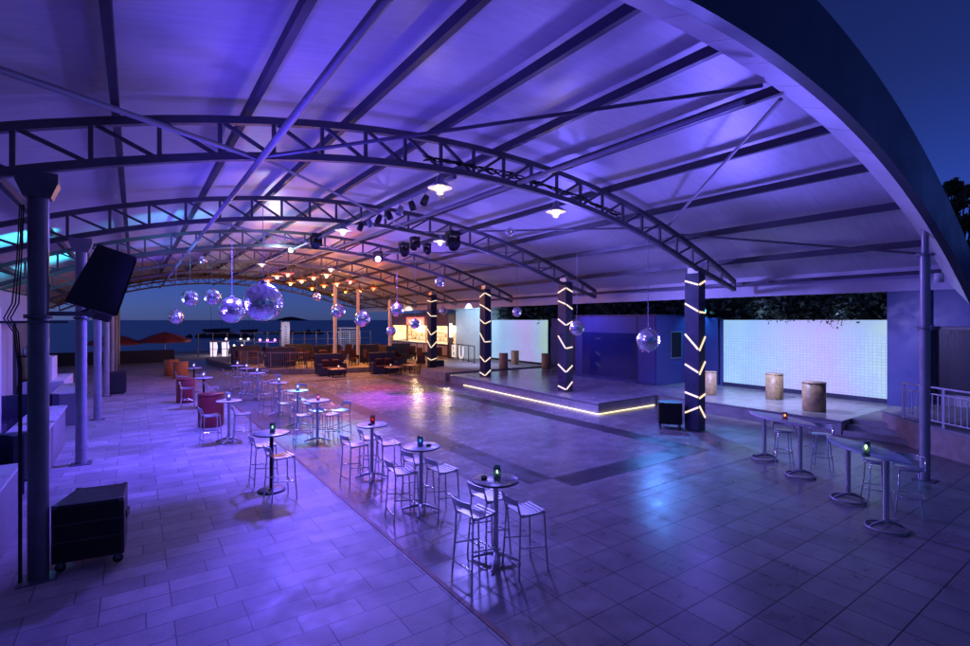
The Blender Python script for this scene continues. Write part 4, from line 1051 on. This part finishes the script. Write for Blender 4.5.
MB().box(-.6,-1.2,1.103,-.05,.2,1.9,.01).build('cupboard',M['white'],cab)
MB().box(-.9,-1.5,1.95,-.6,2.5,2.0).build('shelf',M['black'],cab)
MB().box(-1.2,-1.5,0.01,-.92,3,3.2).build('back_panel',M['darkconc'],cab)
for k in range(10): MB().lathe([(0,0),(.04,0),(.04,.2),(.014,.25),(.014,.33),(0,.33)],8,(-.75,-1.3+.38*k,2.0)).build('bottle',M[('tableglass','brown','woodpale')[k%3]],cab)
tag(MB().box(-12,45.2,.0,2.5,45.5,.92,.01).build('dark_wall',M['black']),'low black wall closing the far end of the walkway','wall')

# ------------------------------------------------------------------ beach
def umbrella(x,y,zt,r,label):
    e=empty('beach_umbrella',(x,y,-.3),0,label,'beach umbrella','red umbrellas on the beach')
    q=MB(); n=8; vs=[(0,0,zt)]; fs=[]
    for k in range(n):
        a=2*math.pi*k/n; vs.append((.5*r*math.cos(a),.5*r*math.sin(a),zt-.28))
    for k in range(n):
        a=2*math.pi*k/n; vs.append((r*math.cos(a),r*math.sin(a),zt-.72))
    for k in range(n):
        a=2*math.pi*k/n; vs.append((r*math.cos(a),r*math.sin(a),zt-.90))
    for k in range(n):
        j=(k+1)%n; fs+=[(0,1+k,1+j),(1+k,1+n+k,1+n+j,1+j),(1+n+k,1+2*n+k,1+2*n+j,1+n+j)]
    q.add(vs,fs); q.build('canopy',M['redcloth'],e)
    MB().tube([(0,0,0),(0,0,zt-.02)],.03,8).build('pole',M['white'],e)
umbrella(2.1,50.5,2.5,1.9,'red canvas beach umbrella over the dark wall, right of the two')
umbrella(-1.4,51.5,2.35,1.9,'red canvas beach umbrella beyond the dark wall, left of the two')
def rock_heap(cx,cy,n,w_,label,h):
    e=empty('rock_heap',(cx,cy,-.6),0,label,'rocks'); q=MB(); rr=random.Random(int(cx))
    for k in range(n):
        t=rr.uniform(-1,1); s=rr.uniform(.35,1.0)*(1.1-.5*abs(t)); a=[rr.uniform(.7,1.3) for _ in range(3)]
        q.sphere((t*w_*C35+rr.uniform(-1,1),-t*w_*S35+rr.uniform(-1,1),rr.uniform(0,h)*(1-t*t)),s,7,5,False,a)
    q.build('boulders',M['rock'],e)
x,y,_=P(222,330,110); rock_heap(x,y,60,7,'dark rock breakwater in the sea above the glowing beach lamps',.25)
x,y,_=P(310,332,140); rock_heap(x,y,50,12,'long low line of dark rocks beyond the lounge',.1)
def beach_lamp(px,py,d,m,label,n=1,r=.16,power=0,col=(1,1,1)):
    c=P(px,py,d); gz=-.35
    e=empty('beach_lamp',(c[0],c[1],gz),0,label,'lamp','bright lamps on the beach')
    for k in range(n): MB().sphere(((k-(n-1)/2)*.75*C35,-(k-(n-1)/2)*.75*S35,c[2]-gz),r,12,8).build('lamp_head',M[m],e)
    MB().tube([(0,0,0),(0,0,c[2]-gz-.05)],.04,8).build('pole',M['steel_dark'],e)
    if n>1: MB().tube([(-n*.38*C35,n*.38*S35,c[2]-gz-.2),(n*.38*C35,-n*.38*S35,c[2]-gz-.2)],.03,6).build('crossbar',M['steel_dark'],e)
    if power: point('lamp_light',(c[0]-.3,c[1]-.5,c[2]),power,col,.2)
beach_lamp(226.5,339,50,'beachlamp','single white beach lamp above the glowing white cloth',1,.10,60,(.9,.85,1))
beach_lamp(244.5,339,50,'beachlamp','twin warm beach lamp with starburst',2,.09,60,(1,.8,.6))
beach_lamp(238,345.5,48,'beachlamp','pair of low white beach lamps',2,.08,40,(1,.9,.8)); beach_lamp(245,347,46,'beachlamp','low white beach lamp right of the low pair',2,.08,40,(1,.9,.8))
beach_lamp(267.5,340,50,'magenta','row of glowing magenta lamps on the beach',3,.12,260,(.5,.15,1))
# white cloth draped gazebo frame glowing
e=empty('draped_gazebo',(*P(219,353,46)[:2],-.25),R(-35),'small white draped frame glowing on the beach','gazebo')
for x in (-.45,.62):
    MB().add([(x-.3,-.05,0),(x+.16,-.05,0),(x+.3,-.05,1.0),(x+.2,-.05,1.45),(x-.35,-.05,1.4),(x-.3,.05,0),(x+.16,.05,0),(x+.3,.05,1.0),(x+.2,.05,1.45),(x-.35,.05,1.4)],
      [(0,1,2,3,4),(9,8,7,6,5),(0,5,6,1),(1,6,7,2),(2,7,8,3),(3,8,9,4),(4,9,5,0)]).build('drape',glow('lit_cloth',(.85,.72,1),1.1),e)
MB().box(-.8,-.08,1.4,.9,.08,1.5).build('top_bar',M['white'],e)
# banner flag
c=P(285.5,372,40); e=empty('banner_flag',(c[0],c[1],.0),R(-35),'tall pale vertical banner flag behind the lounge railing','banner')
MB().tube([(-.34,0,0),(-.34,0,3.1)],.03,8).build('pole',M['steel'],e); MB().box(-.32,-.015,.75,.34,.015,3.05).build('cloth',M['white'],e)
bl=MB()
for k in range(9): bl.box(-.08,-.022,1.0+k*.2,.12,-.017,1.12+k*.2)
bl.build('lettering',mat('grey_print',(.35,.33,.4),.7),e)
MB().add([(-.5,-.3,.45),(.55,-.3,.45),(.4,.0,.74),(-.36,.0,.74),(-.5,.3,.45),(.55,.3,.45)],[(0,1,2,3),(3,2,5,4),(0,3,4),(1,5,2),(0,4,5,1)]).build('stand',M['woodpale'],e)
# far fence with posts and white lattice pavilion
fe=empty('beach_fence',(0,44.3,.3),0,'thin blue lit post and wire fence behind the lounge','fence')
for k in range(15): MB().tube([(4+k*1.0,0,0),(4+k*1.0,0,1.9)],.035,6).build('post',M['steel'],fe)
for z in (.6,1.25,1.85): MB().tube([(4,0,z),(18,0,z)],.02,5).build('wire',M['steel'],fe)
pv=empty('lattice_pavilion',(*P(349,345,47)[:2],-.2),R(-35),'small white lattice pavilion lit blue beyond the fence','pavilion')
for x in (-.8,.8): MB().box(x-.06,-.06,0,x+.06,.06,2.6).build('post',M['white'],pv)
MB().box(-.9,-.5,2.6,.9,.5,2.7).build('roof',M['white'],pv)
lp=MB()
for k in range(9): lp.box(-.7+k*.17,-.02,.3,-.66+k*.17,.0,2.5)
for k in range(12): lp.box(-.74,.002,.35+k*.18,.74,.02,.39+k*.18)
lp.build('lattice_panel',M['white'],pv)
point('pavilion_light',(*P(345,338,44.5)[:2],1.8),60,(.35,.5,1),.2)
# boats' masts far out
for px,d,h_ in ((211,160,16),(222,170,13),(249,150,15)):
    c=P(px,325,d); e=empty('moored_boat',(c[0],c[1],-.6),R(20),{211:'moored boat with tallest mast left of the lamps',222:'moored boat with short mast above the white lamp',249:'moored boat with mast right of the warm lamp'}[px],'boat','boats moored beyond the rocks')
    MB().add([(-3,0,.9),(-2,-.8,.9),(2.6,-.8,1),(3.2,0,1),(2.6,.8,1),(-2,.8,.9),(-2,0,0),(2.4,0,0)],[(0,1,2,3,4,5),(0,6,1),(1,6,7,2),(2,7,3),(3,7,4),(4,7,6,5),(5,6,0)]).build('hull',M['darkconc'],e)
    MB().tube([(0,0,.9),(0,0,h_*.5)],.06,6).build('mast',M['steel'],e)

# ------------------------------------------------------------------ trees
def tree(x,y,h,r,label,n=1500,lobes=9,leaf=.17,seed=0,zb=None,sq=.7,trunk=True,cat='tree',grp='dark trees behind the stage walls'):
    rr=random.Random(seed*31+5); e=empty('leafy_tree',(x,y,0),0,label,cat,grp)
    if trunk:
        q=MB().tube([(0,0,0),(.1,.05,h*.35),(.0,.1,h*.7)],[.2,.15,.08],8)
        for k in range(6):
            a=rr.uniform(0,6.28); q.tube([(0.04,.05,h*rr.uniform(.3,.6)),(r*.45*math.cos(a),r*.45*math.sin(a),h*.7),(r*.8*math.cos(a),r*.8*math.sin(a),h*.85)],[.08,.05,.02],6)
        q.build('trunk',M['bark'],e)
    zb=h*.35 if zb is None else zb; zc=(h+zb)/2; hz=(h-zb)/2
    cl=[(rr.uniform(-.75,.75)*r,rr.uniform(-.75,.75)*r,zc+rr.uniform(-.7,.7)*hz,rr.uniform(.3,.55)*r) for _ in range(lobes)]
    q=MB()
    for k in range(n):
        c=rr.choice(cl); u=Vector((rr.gauss(0,1),rr.gauss(0,1),rr.gauss(0,1)*sq)).normalized()*c[3]*rr.uniform(.55,1.08)
        p=Vector(c[:3])+u
        if p.z<zb*.95: continue
        d=Vector((rr.gauss(0,1),rr.gauss(0,1),rr.gauss(0,.6))).normalized(); s_=d.cross(Vector((rr.gauss(0,1),rr.gauss(0,1),rr.gauss(0,1)))).normalized(); L=leaf*rr.uniform(.6,1.3)
        q.add([p-d*L,p+s_*L*.45,p+d*L,p-s_*L*.45],[(0,1,2,3)],False,1 if rr.random()<.4 else 0)
    q.build('crown',[M['leafd'],M['leafl']],e)
words=['behind the right end of the near LED wall','behind the middle of the near LED wall','behind the left part of the near LED wall','above the blue cyan lit wall','above the near corner of the booth','above the middle of the booth','above the far end of the booth','above the recess left of the booth','behind the right half of the far LED wall','behind the left half of the far LED wall']
for k in range(10):
    y=7.6+2.4*k+rnd.uniform(-.3,.3)
    tree(22.9+rnd.uniform(-.2,.3),y,6.0+rnd.uniform(-.4,.5),2.3,'dark leafy tree '+words[k],7000,22,.14,k,zb=2.9)
# sprigs hanging over the top of the near LED wall
for k,(y,lab) in enumerate(((7.4,'leafy sprig hanging over the LED wall top right of centre'),(8.1,'longest leafy sprig hanging over the LED wall'),(9.3,'small leafy sprig over the LED wall top, left one'))):
    rr=random.Random(k+90); q=MB()
    for j in range(90):
        p=Vector((20.5+rr.uniform(-.12,.3),y+rr.gauss(0,.28),3.26+rr.gauss(0,.10)-(.25*rr.random() if k==1 and rr.random()<.4 else 0)))
        d=Vector((rr.gauss(0,1),rr.gauss(0,1),rr.gauss(0,1))).normalized(); s_=d.cross(Vector((0,.3,1))).normalized(); L=.07
        q.add([p-d*L,p+s_*L*.4,p+d*L,p-s_*L*.4],[(0,1,2,3)])
    tag(q.build('hanging_ivy',M['leafd']),lab,'plant','leafy sprigs over the LED wall')
for k,(px,d,h_,r_2,lab) in enumerate(((963,34,14.6,1.2,'tall dark cypress rising past the roof fascia at the right edge'),(953,38,13.0,2.8,'dark bushy tree just right of the roof fascia'),(985,30,10.5,3.0,'dark tree at the far right edge of view'))):
    t=(px-485)/F; x=d*(C35*t+S35); y=d*(C35-S35*t)
    tree(x,y,h_,r_2,lab,2600,12,.22,k+40,zb=2.5,grp='dark trees beyond the right roof corner')

# ------------------------------------------------------------------ lights (stage wash, cyan and magenta beams, added up-lights and fills)
V=(.125,.078,1.0); B=(.20,.17,1.0)
LS=2.1
for loc,tg,p,colr,ang in (
  ((3.7,14.3,5.6),(.8,12.0,0),2300,V,112),((1.6,14.3,5.5),(1.0,17.0,0),1300,V,115),((6.0,8.4,5.8),(6.0,6.5,0),300,B,130),
  ((5.2,14.3,5.8),(6.5,10.5,0),1000,(.19,.15,1),115),((9.5,14.3,5.4),(12.0,8.0,0),1900,B,120),((4.0,20.3,5.7),(2.2,21.5,0),1500,V,120),
  ((5.0,26.3,5.8),(2.5,29,0),700,V,120),((9,20.3,5.5),(9.5,17,0),1500,(.24,.13,1),110),((8.5,26.3,5.6),(8.5,25,0),400,(.3,.1,1),120)):
    spot('wash_light',loc,tg,p*LS,colr,ang,1.0,.3)
for loc,tg,p,colr,ang in (
  ((5.2,18.5,5.6),(4.6,14.4,0),2600,(.1,.6,1),30),((9.3,20.3,5.4),(8.6,19.0,0),2200,(.6,.07,1),56),((9.6,24,5.4),(9.6,22.0,0),1100,(1,.08,.25),34),((15.2,11.2,4.2),(12.4,6.6,0),1200,(.10,.30,1),56),((17,9,4.0),(17,13.5,0.4),260,(.12,.1,1),110),  # blue spot added for the LED wall's reflection on the floor
  ((8,29,5.4),(8.2,26.0,0),700,(1,.34,.05),70),((11,31,5.3),(11.5,28.6,0),500,(1,.34,.05),80),((8.5,34,5.2),(8.5,33,0),700,(1,.36,.10),130),((13.5,34,5.2),(13.5,33,0),700,(1,.36,.10),130),  # orange spots added for the glow under the pendants
  ((16.2,8.6,4.1),(18.5,8.8,.4),800,(.45,.5,1),110),((16.6,17.5,4.2),(18.4,16.0,1.2),200,(.16,.13,1),110),((16.4,25.5,4.2),(18.4,25.5,.4),500,(.45,.5,1),110),
  ((15.6,6.6,3.3),(20.4,3.4,1.5),420,(.32,.29,1),84),((20.2,12.5,3.9),(20.7,12.5,1.0),90,(.05,.45,1),120)):
    spot('beam_and_fill',loc,tg,p*LS,colr,ang,1.0,.1)  # unseen spots among them, added to brighten stage deck, walls and lounge
UV=(.105,.06,1.0); UB=(.165,.13,1.0)
UP=[(12.5,7.6,2.7,4.5,540,UB),(12.9,13.6,3.1,5.0,680,UB),(13.2,19.6,3.2,5,680,(.18,.12,1)),(12.0,24.5,3.2,5,640,(.18,.10,1)),(9.5,29.5,3.4,9.0,160,(1,.3,.05)),
   (-.5,7.6,3.1,6.0,500,UV),(-.5,13.6,3.2,6,560,UV),(-.5,19.6,3.2,5,480,(.13,.16,1)),(-.5,25.6,3.2,4,420,(.12,.22,1)),(-.5,31.6,3.2,4,300,UV)]
for X,Y,z,tx,p,colr in UP:
    spot('up_fill',(X,Y,z),(tx,Y-1.0,6.4),p*LS,colr,112,1.0,.4)  # added up-lights without fixtures, washing the membrane
spot('up_fill',(12.6,7.2,3.2),(9.4,3.0,6.2),330*LS,UB,70,1.0,.4)  # added to brighten the front soffit, no fixture here
spot('up_fill',(2.0,9.5,3.6),(3.4,3.0,6.6),170*LS,UV,110,1.0,.4)
for Y in (7.5,10.3): spot('leaf_light',(20.9,Y,3.35),(22.4,Y,4.6),16*LS,(.25,.32,1),130,1.0,.2)  # unseen spots added so the leaves catch blue light
for X,Y,tx,ty,p,colr in ((-1.3,17.4,-3.6,18.5,330,(.05,.7,1)),(-1.2,23,-3.8,25,420,(.05,.7,1)),(2.5,17.5,1.0,18.6,170,(.1,.6,1))):
    spot('cyan_beam',(X,Y,4.4),(tx,ty,6.2),p*LS,colr,70,.8,.06)

c=P(290,251,19.6); point('stage_light_glow',(c[0]-.5,c[1]-.4,c[2]-.1),90,(.6,.8,1),.1)
c=P(378,259,19.6); point('stage_light_glow',(c[0],c[1]-.4,c[2]-.15),60,(.4,.25,1),.1)

spot('bar_front_fill',(16.4,34.5,4.3),(18.85,36.0,.9),500,(1,.62,.42),120,1.0,.2)  # unseen spot added to brighten the bar front
c=P(285.5,372,40); point('banner_fill',(c[0]-.8,c[1]-1.0,2.4),45,(.6,.6,1),.1)  # unseen point added to brighten the banner cloth
